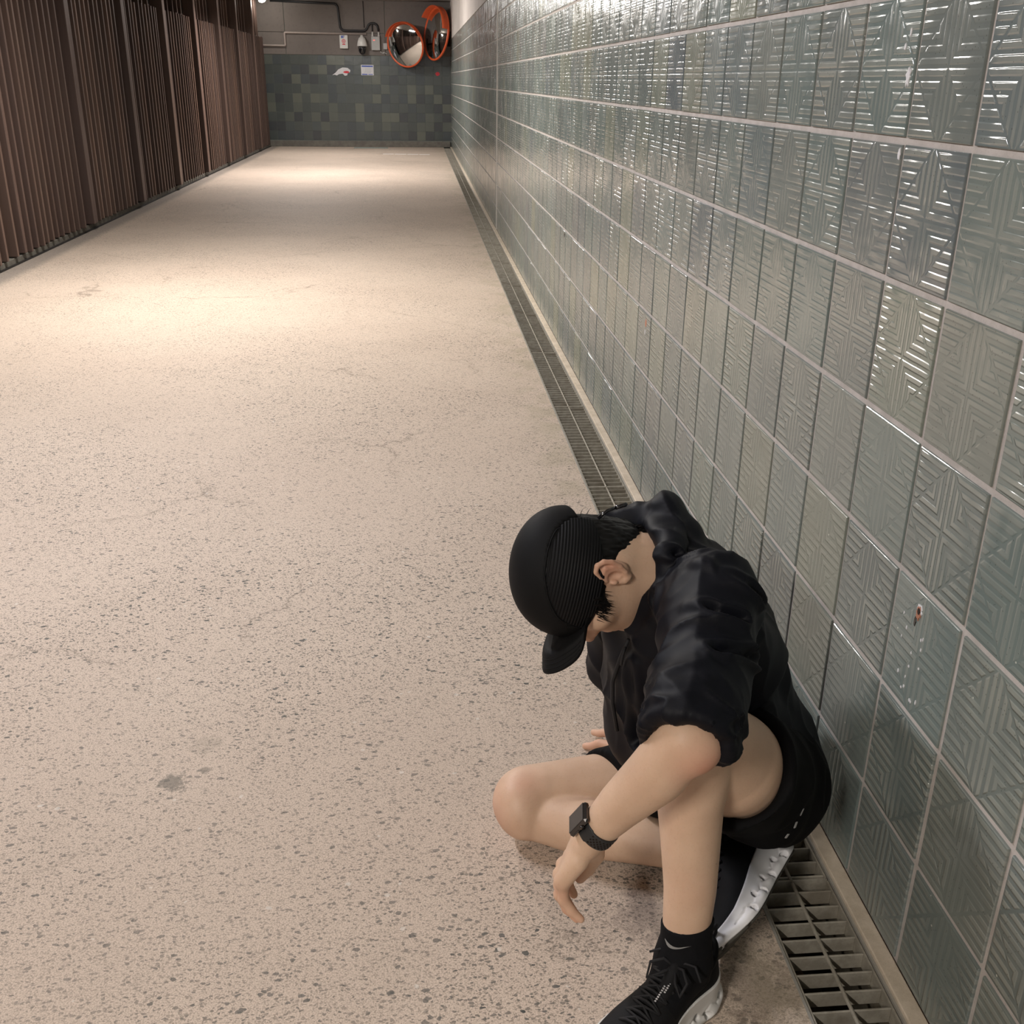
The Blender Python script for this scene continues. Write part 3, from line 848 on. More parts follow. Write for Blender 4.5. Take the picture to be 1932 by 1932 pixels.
M['sock'] = mat_cloth('black_knit_sock', (.0050, .0052, .0065), .85, 700, .2, .18)
M['shoe'] = mat_cloth('black_mesh_shoe_upper', (.0075, .0075, .0085), .75, 500, .3, .25)
M['lace'] = mat_cloth('black_lace', (.016, .016, .018), .7, 800, .2, .3)
M['midsole'] = simple('white_foam_midsole', (.80, .80, .82), .5, 0, .03, 60)
M['midsole_used'] = simple('slightly_dusty_white_foam', (.66, .65, .63), .55, 0, .06, 40)
M['outsole'] = simple('dark_rubber_outsole', (.06, .055, .045), .7, 0, .3, 40)
M['hair'] = mat_cloth('black_hair', (.0045, .004, .0038), .5, 600, .3, .3)
M['watchcase'] = simple('graphite_watch_case', (.10, .095, .095), .18, 1.0, .05)
M['watchband'] = simple('black_sport_band', (.02, .02, .021), .5)
M['reflect'] = simple('silver_reflective_print', (.42, .42, .42), .4, .2, .05)
def mat_ribbed():
    N = NT('black_ribbed_mesh_panel')
    x = N.xyz(N.obj())
    w = N.noise(60, detail=1)
    s_ = N.m('SINE', N.m('ADD', N.m('MULTIPLY', x[0], 1250), N.m('MULTIPLY', x[2], -260)))
    return N.fin((.0048, .0050, .0060), .6, 0, N.bump(N.m('ADD', s_, N.m('MULTIPLY', w, .6)), .0007, .7), .22)
M['ribbed'] = mat_ribbed()

# ------------------------------------------------------------------ person skeleton (metres)
person = empty('person', (-.20, -.60, 0.0))
tag(person, 'person in black cap, jacket and shorts sitting hunched by the tiled wall, head bowed', 'person')
camR = np.array(cam.rotation_euler.to_matrix())
hip_l, hip_r = A3(-.155, -.60, .195), A3(-.165, -.425, .160)
knee_l, ank_l = A3(-.36, -.82, .470), A3(-.376, -.894, .105)
knee_r, ank_r = A3(-.565, -.470, .068), A3(-.255, -.645, .078)
sh_l, elb_l, wr_l = A3(-.325, -.70, .625), A3(-.414, -.925, .532), A3(-.527, -.872, .330)
sh_r, elb_r, wr_r = A3(-.395, -.40, .56), A3(-.388, -.350, .30), A3(-.300, -.285, .066)
c7 = A3(-.345, -.55, .605)
# head frame: F face direction, U crown direction, L left ear direction
right_, up_, tow_ = A3(.99617, -.08676, .01111), A3(.02334, .38605, .92218), A3(-.0843, -.91839, .38659)
U = -.90*right_ + .42*tow_; U /= np.linalg.norm(U)
F_ = -up_; F_ = F_ - U*(F_@U); F_ /= np.linalg.norm(F_)
L_ = np.cross(U, F_)
Hc = A3(-.521, -.570, .608)
HR = np.stack([F_, L_, U], 1)                      # head local (f,l,u) -> world
hw = lambda f, l, u: Hc + HR@A3(f, l, u)

# ---- body (legs, trunk, arms) at 3.2 mm
B = SDF((-.70, -1.12, -.01), (.0, -.14, .74), .0034)
B.cone(hip_l, hip_r, .085, .082, .02)
B.chain([A3(-.17, -.52, .22), A3(-.235, -.53, .36), A3(-.28, -.55, .47), A3(-.33, -.55, .54)], [.085, .080, .085, .085], .04, .03)
B.cone(A3(-.28, -.60, .49), A3(-.31, -.48, .47), .07, .07, .03)
B.cone(A3(-.33, -.55, .575), sh_l, .055, .052, .03); B.cone(A3(-.33, -.55, .56), sh_r, .055, .05, .03)
B.cone(A3(-.335, -.55, .57), c7 + A3(-.02, 0, 0), .055, .05, .02)
# left leg
m_ = lerp(hip_l, knee_l, .45) + A3(.004, 0, -.012)
B.chain([hip_l + A3(-.01, -.01, .0), m_ + A3(0, 0, -.010), lerp(hip_l, knee_l, .68) + A3(.004, 0, -.022), knee_l + A3(.008, .012, -.008)], [.080, .084, .082, .058], .02, .0)
B.ell(knee_l + A3(-.012, -.006, .006), (.050, .050, .052), k=.02)
cal = lerp(knee_l, ank_l, .34) + A3(-.004, .014, 0)
B.chain([knee_l + A3(.002, .0, -.006), cal, lerp(knee_l, ank_l, .68) + A3(.004, .004, 0), ank_l + A3(0, 0, .01)], [.052, .0495, .038, .031], .0, .0)
B.cone(lerp(knee_l, ank_l, .12) + A3(-.012, -.008, 0), lerp(knee_l, ank_l, .85) + A3(-.004, -.003, 0), .034, .026, .02)
B.cone(ank_l, ank_l + A3(-.07, -.07, -.065), .028, .016, .02); B.cone(ank_l, ank_l + A3(.012, .012, -.05), .028, .022, .02)
# right leg
tm = lerp(hip_r, knee_r, .5) + A3(.0, .008, -.028)
B.chain([hip_r, tm, knee_r + A3(.03, .016, .024)], [.088, .066, .050], .02, .0)
B.ell(knee_r + A3(-.022, .0, .008), (.052, .058, .056), k=.03)
B.cone(knee_r + A3(-.012, .02, .016), knee_r + A3(-.012, -.022, -.008), .045, .043, .02)
crm = lerp(knee_r, ank_r, .33) + A3(.0, -.012, -.006)
B.chain([knee_r + A3(.01, -.014, -.012), crm, lerp(knee_r, ank_r, .7) + A3(0, 0, -.005), ank_r], [.048, .053, .042, .033], .005, .0)
B.cone(ank_r, ank_r + A3(-.05, -.09, -.012), .033, .026, .02)
# left arm
um = lerp(sh_l, elb_l, .5)
B.chain([sh_l, um, elb_l + A3(.006, .012, .004)], [.054, .049, .041], .02, .0)
B.ell(elb_l + A3(.008, -.006, -.010), (.037, .037, .035), k=.03)
fm = lerp(elb_l, wr_l, .30) + A3(.002, -.004, -.002)
B.chain([elb_l, fm, lerp(elb_l, wr_l, .65), lerp(elb_l, wr_l, .93), wr_l], [.041, .0415, .0335, .0262, .0255], .01, .0)
# right arm
B.chain([sh_r, lerp(sh_r, elb_r, .5), elb_r, lerp(elb_r, wr_r, .35), wr_r], [.052, .047, .038, .038, .026], .02, .0)
V1, F1 = B.mesh(); V1 = relax(V1, F1, 3)

# ---- hands at 1.5 mm
def finger(G, pts, rs, k=.004): G.chain(pts, rs, k, .0)
def left_hand():
    G = SDF((-.64, -1.0, .10), (-.44, -.76, .37), .0017)
    ax = lerp(elb_l, wr_l, .80)
    G.chain([ax, wr_l], [.0275, .0245])
    D0 = A3(-.36, .20, -.91); D0 /= np.linalg.norm(D0)         # wrist -> knuckles
    R0 = A3(.42, .90, .05); R0 = R0 - D0*(R0@D0); R0 /= np.linalg.norm(R0)     # little finger -> index (thumb side)
    N0 = np.cross(R0, D0); N0 = N0 if N0[0] < 0 else -N0       # back of the hand
    kn = []
    for i, (lat, ln) in enumerate([(-.031, .074), (-.011, .083), (.011, .086), (.031, .082)]):
        kn.append(wr_l + D0*ln + R0*lat + N0*(.006 - .004*abs(i-1.6)))
        G.cone(wr_l + D0*.012 + R0*lat*.42, kn[-1], .0165, .0115, .010)
    G.cone(wr_l, wr_l + D0*.03, .0235, .021, .012, sq=(N0, .82))
    L4 = [(.031, .021, .018), (.039, .026, .021), (.043, .028, .022), (.039, .025, .020)]
    rr = [(.0090, .0080, .0070, .0058), (.0100, .0090, .0078, .0064), (.0104, .0093, .0080, .0066), (.0100, .0090, .0078, .0065)]
    curl = [(30, 62, 78), (22, 52, 70), (15, 42, 60), (10, 34, 50)]
    for i in range(4):
        p = kn[i]; pts = [p]; sp = R0*(.04*(i-1.5))
        for s_ in range(3):
            a = math.radians(curl[i][s_]); d = D0*math.cos(a) - N0*math.sin(a) + sp; d /= np.linalg.norm(d)
            p = p + d*L4[i][s_]; pts.append(p)
        finger(G, pts, rr[i], .006)
        G.ell(kn[i] + N0*.003, (.010, .010, .010), k=.006)
        for q in (1, 2): G.ell(pts[q] + N0*.001, (rr[i][q]*1.08,)*3, k=.003)
    # thumb leaves the index side of the palm near its base
    t0 = wr_l + D0*.016 + R0*.016 - N0*.008; t1 = t0 + D0*.034 + R0*.010 - N0*.016
    t2 = t1 + D0*.028 - R0*.002 - N0*.004; t3 = t2 + D0*.022 - R0*.004 + N0*.002
    G.chain([t0, t1, t2, t3], [.0195, .0155, .0112, .0085], .014, .002)
    G.cone(wr_l + D0*.03 - R0*.026 - N0*.004, wr_l + D0*.062 - R0*.03, .012, .010, .01)
    V, F = G.mesh(); return relax(V, F, 2), F, kn
def right_hand():
    G = SDF((-.50, -.36, -.006), (-.26, -.11, .14), .0018)
    G.chain([lerp(elb_r, wr_r, .75), wr_r], [.029, .025])
    kc = A3(-.338, -.226, .030)
    D0 = kc - wr_r; D0 = D0/np.linalg.norm(D0); dfl = A3(-.50, .87, 0); dfl /= np.linalg.norm(dfl); R0 = A3(-.87, -.50, .0)
    kn = []
    for i, lat in enumerate([-.030, -.010, .010, .030]):
        K_ = kc + R0*lat + dfl*(.004 - .008*abs(i-1.4)*.5); kn.append(K_)
        G.cone(wr_r + R0*lat*.4 + A3(0, 0, -.012), K_, .017, .0115, .01)
    ang = [42, 10, -6, -26]
    for i in range(4):
        a = math.radians(ang[i]*-1); d = A3(dfl[0]*math.cos(a) - dfl[1]*math.sin(a), dfl[0]*math.sin(a) + dfl[1]*math.cos(a), 0)
        L = [.036, .040, .040, .034][i]
        p1 = kn[i] + d*L + A3(0, 0, .004 if i in (1, 2) else -.004); p2 = p1 + d*L*.55 + A3(0, 0, -.014); p3 = p2 + d*L*.42 + A3(0, 0, -.006)
        p3[2] = max(p3[2], .0075); p2[2] = max(p2[2], .0095)
        G.chain([kn[i], p1, p2, p3], [.0108, .0096, .0086, .0072], .006, .0)
    t0 = wr_r + A3(-.012, -.0, -.03); t1 = t0 + A3(-.040, -.008, -.010); t2 = t1 + A3(-.033, .004, -.006)
    t2[2] = .011
    G.chain([t0, t1, t2], [.017, .0125, .0095], .01, .0)
    V, F = G.mesh(); return relax(V, F, 2), F
VL, FL, KN = left_hand(); VR, FR = right_hand()

# ---- head and neck at 1.9 mm (built in head space f,l,u)
def head_mesh():
    G = SDF((-.125, -.105, -.19), (.135, .115, .11), .0020)
    G.ell((-.003, 0, .002), (.088, .071, .086))
    G.ell((.030, 0, -.035), (.058, .062, .070), k=.03)
    G.ell((.052, 0, -.068), (.040, .049, .048), k=.03)
    G.cone((-.012, .052, -.060), (.070, .014, -.102), .017, .016, .028); G.cone((-.012, -.052, -.060), (.070, -.014, -.102), .017, .016, .028)
    G.ell((.078, 0, -.103), (.017, .020, .014), k=.018)
    G.ell((.064, .040, -.028), (.022, .022, .018), k=.022); G.ell((.064, -.040, -.028), (.022, .022, .018), k=.022)
    G.cone((.083, 0, .006), (.100, 0, -.030), .0075, .0105, .010); G.ell((.103, 0, -.034), (.0105, .0095, .009), k=.006)
    G.ell((.095, .011, -.037), (.0085, .0065, .0065), k=.006); G.ell((.095, -.011, -.037), (.0085, .0065, .0065), k=.006)
    for q in (-1, 1):
        G.ell((.088, .030*q, .002), (.012, .017, .011), k=.008, op='sub'); G.ell((.076, .030*q, .000), (.0135, .014, .0115), k=.004)
        G.cone((.082, .012*q, .017), (.072, .044*q, .016), .006, .005, .012)
    G.ell((.088, 0, -.066), (.0105, .021, .0065), k=.008); G.ell((.086, 0, -.077), (.0105, .018, .0065), k=.008)
    G.cone((.0985, -.019, -.0715), (.0985, .019, -.0715), .0022, .0022, .002, op='sub')
    # ears
    for q in (-1, 1):
        tl = math.radians(21)
        ex = A3(-math.cos(tl), q*math.sin(tl), 0)            # towards the back edge, standing off the head
        ez = A3(-.16, 0, .987); ez = ez/np.linalg.norm(ez); en = np.cross(ez, ex); en = en if en[1]*q > 0 else -en
        e0 = A3(.010, .072*q, -.032)
        W2 = lambda a, b, c: e0 + (ex*a + ez*b + en*c)*1.0
        Rm = np.stack([ex, ez, en], 1)
        G.ell(W2(.014, .004, -.0015), (.021, .031, .0062), Rm, k=.006)
        out = [(.000, .010), (.003, .024), (.012, .033), (.023, .032), (.031, .022), (.033, .008), (.028, -.008), (.020, -.020), (.012, -.028), (.005, -.024), (.001, -.014)]
        rad = [.003, .0036, .0040, .0042, .0042, .0040, .0038, .0038, .0056, .0050, .0036]
        G.chain([W2(a, b, .0045 if i < 8 else .001) for i, (a, b) in enumerate(out)], rad, .003, .002)
        G.chain([W2(.010, .018, .003), W2(.020, .016, .0035), W2(.024, .004, .003), W2(.018, -.010, .003)], [.002, .003, .003, .0028], .003, .002)
        G.ell(W2(.010, -.003, .005), (.0075, .0115, .0075), Rm, k=.004, op='sub')
        G.ell(W2(.000, -.004, .005), (.0042, .006, .004), Rm, k=.003)
    # neck, running down into the collar
    nb = HR.T@(c7 + A3(-.01, 0, -.015) - Hc)
    G.cone((-.014, 0, -.055), nb, .053, .055, .03)
    G.cone((-.034, 0, -.055), nb + A3(-.006, 0, .0), .040, .045, .03)
    V, F = G.mesh(); V = relax(V, F, 1); return V@HR.T + Hc, F
VH, FH = head_mesh()
VB, FB = merge([(V1, F1), (VL, FL), (VR, FR), (VH, FH)])
body = np_obj('body', VB, FB, M['skin'], person)
# flush on elbows, knees, knuckles, ears
fl = np.zeros(len(VB))
def flush(c, r, a):
    global fl
    d = np.linalg.norm(VB - np.array(c), axis=1); fl = np.maximum(fl, a*np.clip(1.15 - d/r, 0, 1)**1.3)
flush(elb_l + A3(.02, -.035, -.02), .055, .62); flush(knee_r + A3(-.06, -.01, -.01), .07, .42); flush(knee_r + A3(-.02, -.01, .06), .05, .25)
flush(knee_l + A3(-.03, -.03, .05), .06, .35)
for q in KN: flush(q + A3(0, 0, -.02), .035, .34)
flush(wr_l + A3(-.02, 0, -.15), .08, .42); flush(hw(-.01, .09, -.02), .045, .55); flush(hw(.10, 0, -.04), .035, .4); flush(A3(-.40, -.21, .02), .07, .42)
flush(ank_l + A3(0, 0, .14), .04, .12)
at = body.data.attributes.new('flush', 'FLOAT', 'POINT'); at.data.foreach_set('value', fl.astype(np.float32))

# ------------------------------------------------------------------ hair
def hair_mesh():
    G = SDF((-.125, -.11, -.16), (.11, .11, .10), .0022)
    G.ell((-.004, 0, -.002), (.090, .0755, .087)); G.ell((-.036, 0, -.050), (.056, .062, .062), k=.02)
    G.ell((-.038, .0, -.092), (.046, .048, .034), k=.02)
    # keep the hair behind the ears and off the face
    def cut(P):
        f, l, u = P[..., 0], P[..., 1], P[..., 2]
        a = (f + .012) + .18*(u + .03)                     # front limit behind the ear
        side = np.maximum(np.maximum(f - .062, -.052 - u), .050 - np.abs(l))     # sideburn patch
        top = -(u - .004)
        return np.minimum(np.minimum(a, side), np.maximum(top, f - .06))
    G.put(cut, (-.125, -.11, -.16), (.11, .11, .1), .004, 'int')
    for q in (-1, 1):
        G.cone((.028, .0695*q, -.004), (.050, .0655*q, -.030), .013, .006, .006, sq=((0, 1, 0), .45))
        G.cone((.036, .0685*q, -.004), (.066, .058*q, -.020), .012, .005, .006, sq=((0, 1, 0), .45))
    V, F = G.mesh(); V = relax(V, F, 2)
    Nn = vnormals(V, F); V = V + Nn*((vnoise(V*A3(1, 1, .3) + 5, 260, 3) - .5)*.0035)[:, None]
    return V@HR.T + Hc, F
VHa, FHa = hair_mesh()
hair = np_obj('hair', VHa, FHa, M['hair'], person)
mb = MB(); R_ = random.Random(8)
def strand(p, d, L, r=.0007):
    p = np.array(p); d = np.array(d)/np.linalg.norm(d)
    mb.tube([hw(*p), hw(*(p + d*L*.5)), hw(*(p + d*L + A3(0, 0, -.15*L)))], [r, r*.8, r*.15], 4, cap=False)
for q in (-1, 1):
    for i in range(90):
        t = R_.random(); p = A3(.014 + .040*t + R_.uniform(-.006, .006), q*(.0735 - .10*t*t*.09), -.022 - .014*t + R_.uniform(-.01, .01))
        strand(p + A3(.014, -.002*q, .014), (.35 + R_.uniform(-.3, .3), q*.12, -1), R_.uniform(.010, .018))
for i in range(420):
    a = R_.uniform(-1.9, 1.9); rr_ = R_.uniform(.98, 1.02)
    th = R_.uniform(-.2, .12)
    p = A3(-.040 - .036*math.cos(a)*rr_, .040*math.sin(a)*rr_, -.108 + th*.15)
    strand(p, (-.25*math.cos(a) + R_.uniform(-.2, .2), .25*math.sin(a) + R_.uniform(-.2, .2), -.8), R_.uniform(.004, .009))
for i in range(9):   # wisps at the back opening of the cap
    p = A3(-.086 + R_.uniform(-.01, .006), R_.uniform(-.01, .05), -.02 + R_.uniform(-.03, .03)); strand(p, (-1, R_.uniform(-.3, .5), R_.uniform(-.9, .3)), R_.uniform(.008, .014))
hs = mb.build('hair_strands', M['hair'], hair, True); hs['kind'] = 'stuff'

# ------------------------------------------------------------------ cap
def cap_radii(): return A3(.1045, .0815, .0955)
cc = A3(-.002, 0, .006); cr = cap_radii()
def crown_pt(az, t, off=0.0):
    """az 0 = forehead; t 0 = rim .. 1 = top"""
    f, l = math.cos(az), math.sin(az)
    u0 = -.016 + .018*max(0, f)**2 + .002*max(0, -f)          # rim height around the head
    ph0 = math.asin(max(-.95, min(.95, (u0 - cc[2])/cr[2])))
    ph = ph0 + (math.pi/2 - ph0)*t
    e = .88
    c_, s_ = math.cos(ph), math.sin(ph)
    c_ = math.copysign(abs(c_)**e, c_)
    bx = 1 + .05*max(0, -f)*math.sin(math.pi*t)              # fuller, slightly peaked back
    return cc + A3(f*c_*(cr[0] + off)*bx, l*c_*(cr[1] + off), s_*(cr[2] + off))
NA, NT_ = 128, 44
allp = [[crown_pt(2*math.pi*i/NA, j/NT_) for i in range(NA)] for j in range(NT_+1)]
seam = lambda f: .058 - .014*(f/.095)**2
def crown_part(name, test, mat, off, parent):
    V = []; F = []; mp = {}
    for layer, o_ in ((0, off), (1, off - .0025)):
        for j in range(NT_+1):
            for i in range(NA):
                mp[(layer, j, i)] = len(V); V.append(crown_pt(2*math.pi*i/NA, j/NT_, o_))
    keep = set()
    for j in range(NT_):
        for i in range(NA):
            cp = allp[j][i]*.5 + allp[j+1][(i+1) % NA]*.5
            if test(cp): keep.add((j, i))
    for (j, i) in keep:
        i2 = (i+1) % NA
        F.append((mp[0, j, i], mp[0, j, i2], mp[0, j+1, i2], mp[0, j+1, i])); F.append((mp[1, j, i], mp[1, j+1, i], mp[1, j+1, i2], mp[1, j, i2]))
        if (j-1, i) not in keep: F.append((mp[0, j, i], mp[1, j, i], mp[1, j, i2], mp[0, j, i2]))
        if (j, (i-1) % NA) not in keep: F.append((mp[0, j, i], mp[0, j+1, i], mp[1, j+1, i], mp[1, j, i]))
        if (j, i2) not in keep: F.append((mp[0, j, i2], mp[1, j, i2], mp[1, j+1, i2], mp[0, j+1, i2]))
        if (j+1, i) not in keep and j < NT_-1: F.append((mp[0, j+1, i], mp[0, j+1, i2], mp[1, j+1, i2], mp[1, j+1, i]))
    o = link_mesh(name, [hw(*v) for v in V], F, mat, parent, True)
    import bmesh
    bm = bmesh.new(); bm.from_mesh(o.data)
    bmesh.ops.delete(bm, geom=[v for v in bm.verts if not v.link_faces], context='VERTS'); bm.to_mesh(o.data); bm.free()
    return o
cap = crown_part('cap', lambda p: abs(p[1]) < seam(p[0]) and not (p[0] < -.07 and p[2] < .012), M['cap'], .0006, person)
tag(cap, 'black running cap with ribbed side panels')
for q in (-1, 1):
    sp = crown_part('side_panel', lambda p: p[1]*q >= seam(p[0]) - .001, M['ribbed'], 0, cap)
    mb = MB(); P = []
    for k in range(60):
        f = -.092 + .184*k/59; l = seam(f)*q
        x = ((f - cc[0])/cr[0])**2 + (l/cr[1])**2
        best = min(((abs(p[0]-f) + abs(p[1]-l)*1.3), j, i) for j in range(NT_+1) for i, p in enumerate(allp[j]) if p[1]*q > 0)
        P.append(allp[best[1]][best[2]])
    P = [sum(P[max(0, i-3):i+4], A3(0, 0, 0))/len(P[max(0, i-3):i+4]) for i in range(len(P))]
    nrm = [(p - cc)/np.linalg.norm(p - cc) for p in P]
    mb.tube([hw(*(p + n_*.0012)) for p, n_ in zip(P, nrm)], .0012, 6); mb.build('seam', M['cap'], cap, True)
# brim
def brim_mesh():
    V = []; F = []; nu, nv = 40, 14
    for lay in (0, 1):
        for j in range(nv+1):
            for i in range(nu+1):
                a = -1 + 2*i/nu; t = j/nv
                az = a*.94
                r0 = crown_pt(az, .03, -.002)
                ext = .060*max(0, 1 - abs(a)**12)**.5
                l = r0[1]*(1 - .06*t) ; f = r0[0] + ext*t
                arch = .058*(1 - (l/.072)**2) if abs(l) < .072 else 0
                u = r0[2]*(1-t) + (-.010 + arch*1.02)*t + .012*math.sin(math.pi*min(1, t*1.2))*max(0, 1-abs(a))*.5
                u = (r0[2] + .012*(1-abs(a)))*(1-min(1, t*2.2)) + (-.012 + arch)*min(1, t*2.2)
                V.append(A3(f, l, u - lay*.0032 + (0 if lay else .0))) 
    n1 = (nu+1)*(nv+1)
    for j in range(nv):
        for i in range(nu):
            a = j*(nu+1) + i
            F.append((a, a+1, a+nu+2, a+nu+1)); F.append((n1+a, n1+a+nu+1, n1+a+nu+2, n1+a+1))
    for i in range(nu):
        a = nv*(nu+1) + i; F.append((a, a+1, n1+a+1, n1+a)); a = i; F.append((a+1, a, n1+a, n1+a+1))
    return [hw(*v) for v in V], F
bv, bf = brim_mesh(); link_mesh('brim', bv, bf, M['cap'], cap, True)
mb = MB()
for tt in (.62, .74, .86, .965):
    nu, nv = 40, 14
    pts = []
    for i in range(3, nu-2):
        j = tt*nv; j0 = int(j); fr = j - j0
        p = np.array(bv[j0*(nu+1)+i])*(1-fr) + np.array(bv[min(nv, j0+1)*(nu+1)+i])*fr; pts.append(p + HR@A3(0, 0, .0002))
    mb.tube(pts, .0006, 5)
mb.build('stitching', M['cap'], cap, True)
mb = MB(); p0 = hw(-.100, .030, -.026)
mb.tube([hw(-.088, .035, -.03), hw(-.100, .038, -.045), hw(-.106, .040, -.062)], [.0028, .0028, .0026], 8)
mb.tube([hw(-.105, .040, -.060), hw(-.110, .040, -.078), hw(-.112, .040, -.080)], [.0036, .0036, .0024], 8)
mb.build('adjuster_cord', M['gloss_black'], cap, True)

# ------------------------------------------------------------------ cloth folds (real displacement of the cloth surface)
def fold_field(V, dirv, scale, stretch, seed, warp=.35):
    """ridged folds running along dirv"""
    d = np.array(dirv, float); d /= np.linalg.norm(d)
    w = np.stack([vnoise(V, scale*.8, seed+k) - .5 for k in range(3)], 1)*warp/scale
    Q = V + w
    along = (Q@d)[:, None]*d
    P = (Q - along) + along*stretch
    n = vnoise(P + 10, scale, seed+7)
    r = 1 - np.abs(2*n - 1)
    return r**2.2
def crease(V, pts, width, depth, ridge=.6):
    """one crease along a 3-D polyline: a sunk line with a raised lip"""
    P = [np.array(p, float) for p in pts]; best = np.full(len(V), 9.0)
    for a, b in zip(P[:-1], P[1:]):
        ba = b - a; t = np.clip(((V-a)@ba)/(ba@ba), 0, 1); best = np.minimum(best, np.linalg.norm(V - a - t[:, None]*ba, axis=1))
    return -depth*np.exp(-(best/width)**2) + ridge*depth*np.exp(-((best-2.0*width)/width)**2)

# ------------------------------------------------------------------ jacket
J = SDF((-.62, -1.06, .08), (.0, -.18, .80), .0036)
# trunk
J.chain([A3(-.172, -.525, .225), A3(-.228, -.535, .36), A3(-.268, -.55, .455), A3(-.320, -.55, .53)], [.108, .100, .101, .094], .03, .03)
J.cone(A3(-.262, -.61, .455), A3(-.300, -.640, .535), .090, .078, .03)
J.cone(A3(-.27, -.46, .44), A3(-.34, -.44, .50), .09, .08, .03)
J.cone(A3(-.325, -.56, .575), sh_l + A3(.004, .01, -.010), .068, .064, .03)
J.cone(A3(-.345, -.54, .55), sh_r + A3(0, 0, -.01), .070, .064, .04)
J.cone(A3(-.335, -.55, .54), A3(-.315, -.50, .40), .100, .105, .03)
# front hanging down between arms and thighs
J.cone(A3(-.345, -.50, .45), A3(-.335, -.50, .26), .105, .098, .03)
J.cone(A3(-.36, -.56, .42), A3(-.33, -.56, .28), .075, .075, .03)
# hem over the back of the seat
J.cone(A3(-.172, -.585, .245), A3(-.165, -.46, .24), .096, .096, .03)
J.cone(A3(-.238, -.645, .36), A3(-.198, -.62, .26), .068, .074, .03)
# left sleeve
e2 = lerp(sh_l, elb_l, .86)
J.chain([sh_l + A3(0, 0, -.006), lerp(sh_l, elb_l, .45) + A3(.004, .004, -.006), e2], [.068, .068, .064], .035, .0)
# rolled cuff bunch
ad = (elb_l - sh_l)/np.linalg.norm(elb_l - sh_l)
for t, r in ((.80, .066), (.90, .0665), (1.0, .0615)):
    c_ = lerp(sh_l, elb_l, t); J.cone(c_ - ad*.006, c_ + ad*.006, r, r, .006)
def cutoff(P): return (P - (elb_l + ad*.006))@ad
# trim the sleeve end flat just above the elbow
sl, PP = J.region(elb_l - .12, elb_l + .12)
dd = np.maximum(J.D[sl], cutoff(PP)); J.D[sl] = dd
J.cone(elb_l - ad*.014, elb_l + ad*.10, .0485, .047, .004, op='sub')
# right sleeve
J.chain([sh_r, lerp(sh_r, elb_r, .5), elb_r, lerp(elb_r, wr_r, .40), lerp(elb_r, wr_r, .68)], [.072, .060, .054, .047, .040], .03, .0)
# collar and hood bunched round the neck
J.chain([A3(-.372, -.485, .655), A3(-.362, -.560, .660), A3(-.370, -.618, .655), A3(-.378, -.640, .612), A3(-.386, -.634, .558), A3(-.400, -.605, .505)], [.026, .024, .020, .018, .018, .018], .02, .0)
J.chain([A3(-.448, -.455, .625), A3(-.410, -.462, .652), A3(-.352, -.49, .668), A3(-.325, -.54, .645), A3(-.318, -.60, .618), A3(-.340, -.655, .60)], [.018, .024, .028, .028, .028, .026], .015, .012)
J.chain([A3(-.352, -.49, .672), A3(-.335, -.52, .65), A3(-.31, -.55, .60)], [.024, .034, .042], .02, .0)
J.chain([A3(-.445, -.455, .632), A3(-.435, -.43, .57), A3(-.40, -.42, .52)], [.020, .035, .045], .02, .0)
J.cone(A3(-.388, -.63, .54), A3(-.385, -.60, .43), .020, .03, .02)
# the jacket hem rides up off the raised thigh
TH0 = lerp(hip_l, knee_l, .70) + A3(.0, -.004, -.006)
J.cone(TH0, knee_l + A3(0, -.03, .0), .086, .078, .01, op='sub')
# neck hole
nx = (Hc + HR@A3(-.025, 0, -.06)); 
J.cone(c7 + A3(-.030, .0, -.015), nx, .054, .064, .012, op='sub')
J.cone(A3(-.405, -.535, .630), A3(-.45, -.52, .615), .036, .042, .012, op='sub')
Vj, Fj = J.mesh(); Vj = relax(Vj, Fj, 2); Nj = vnormals(Vj, Fj)
arm_w = np.clip(1 - np.linalg.norm(Vj - lerp(sh_l, elb_l, .55), axis=1)/.20, 0, 1)
cuff_w = np.clip(1 - np.abs((Vj - lerp(sh_l, elb_l, .93))@ad)/.055, 0, 1)*(np.linalg.norm(Vj - elb_l, axis=1) < .13)
hood_w = np.clip(1 - np.linalg.norm(Vj - A3(-.36, -.52, .66), axis=1)/.15, 0, 1)
d = (fold_field(Vj, (-.35, -.75, -.5), 13, .28, 1) - .35)*.010
d += arm_w*(fold_field(Vj, (-.8, .2, .5), 19, .35, 41) - .35)*.013
d += (fold_field(Vj, (-.2, .2, -1), 22, .35, 5) - .35)*.0045
d += hood_w*(fold_field(Vj, (-.5, .3, .8), 24, .3, 9) - .3)*.012
perp = np.cross(ad, A3(0, 0, 1))
d += cuff_w*(fold_field(Vj, perp, 55, .22, 13) - .4)*.009
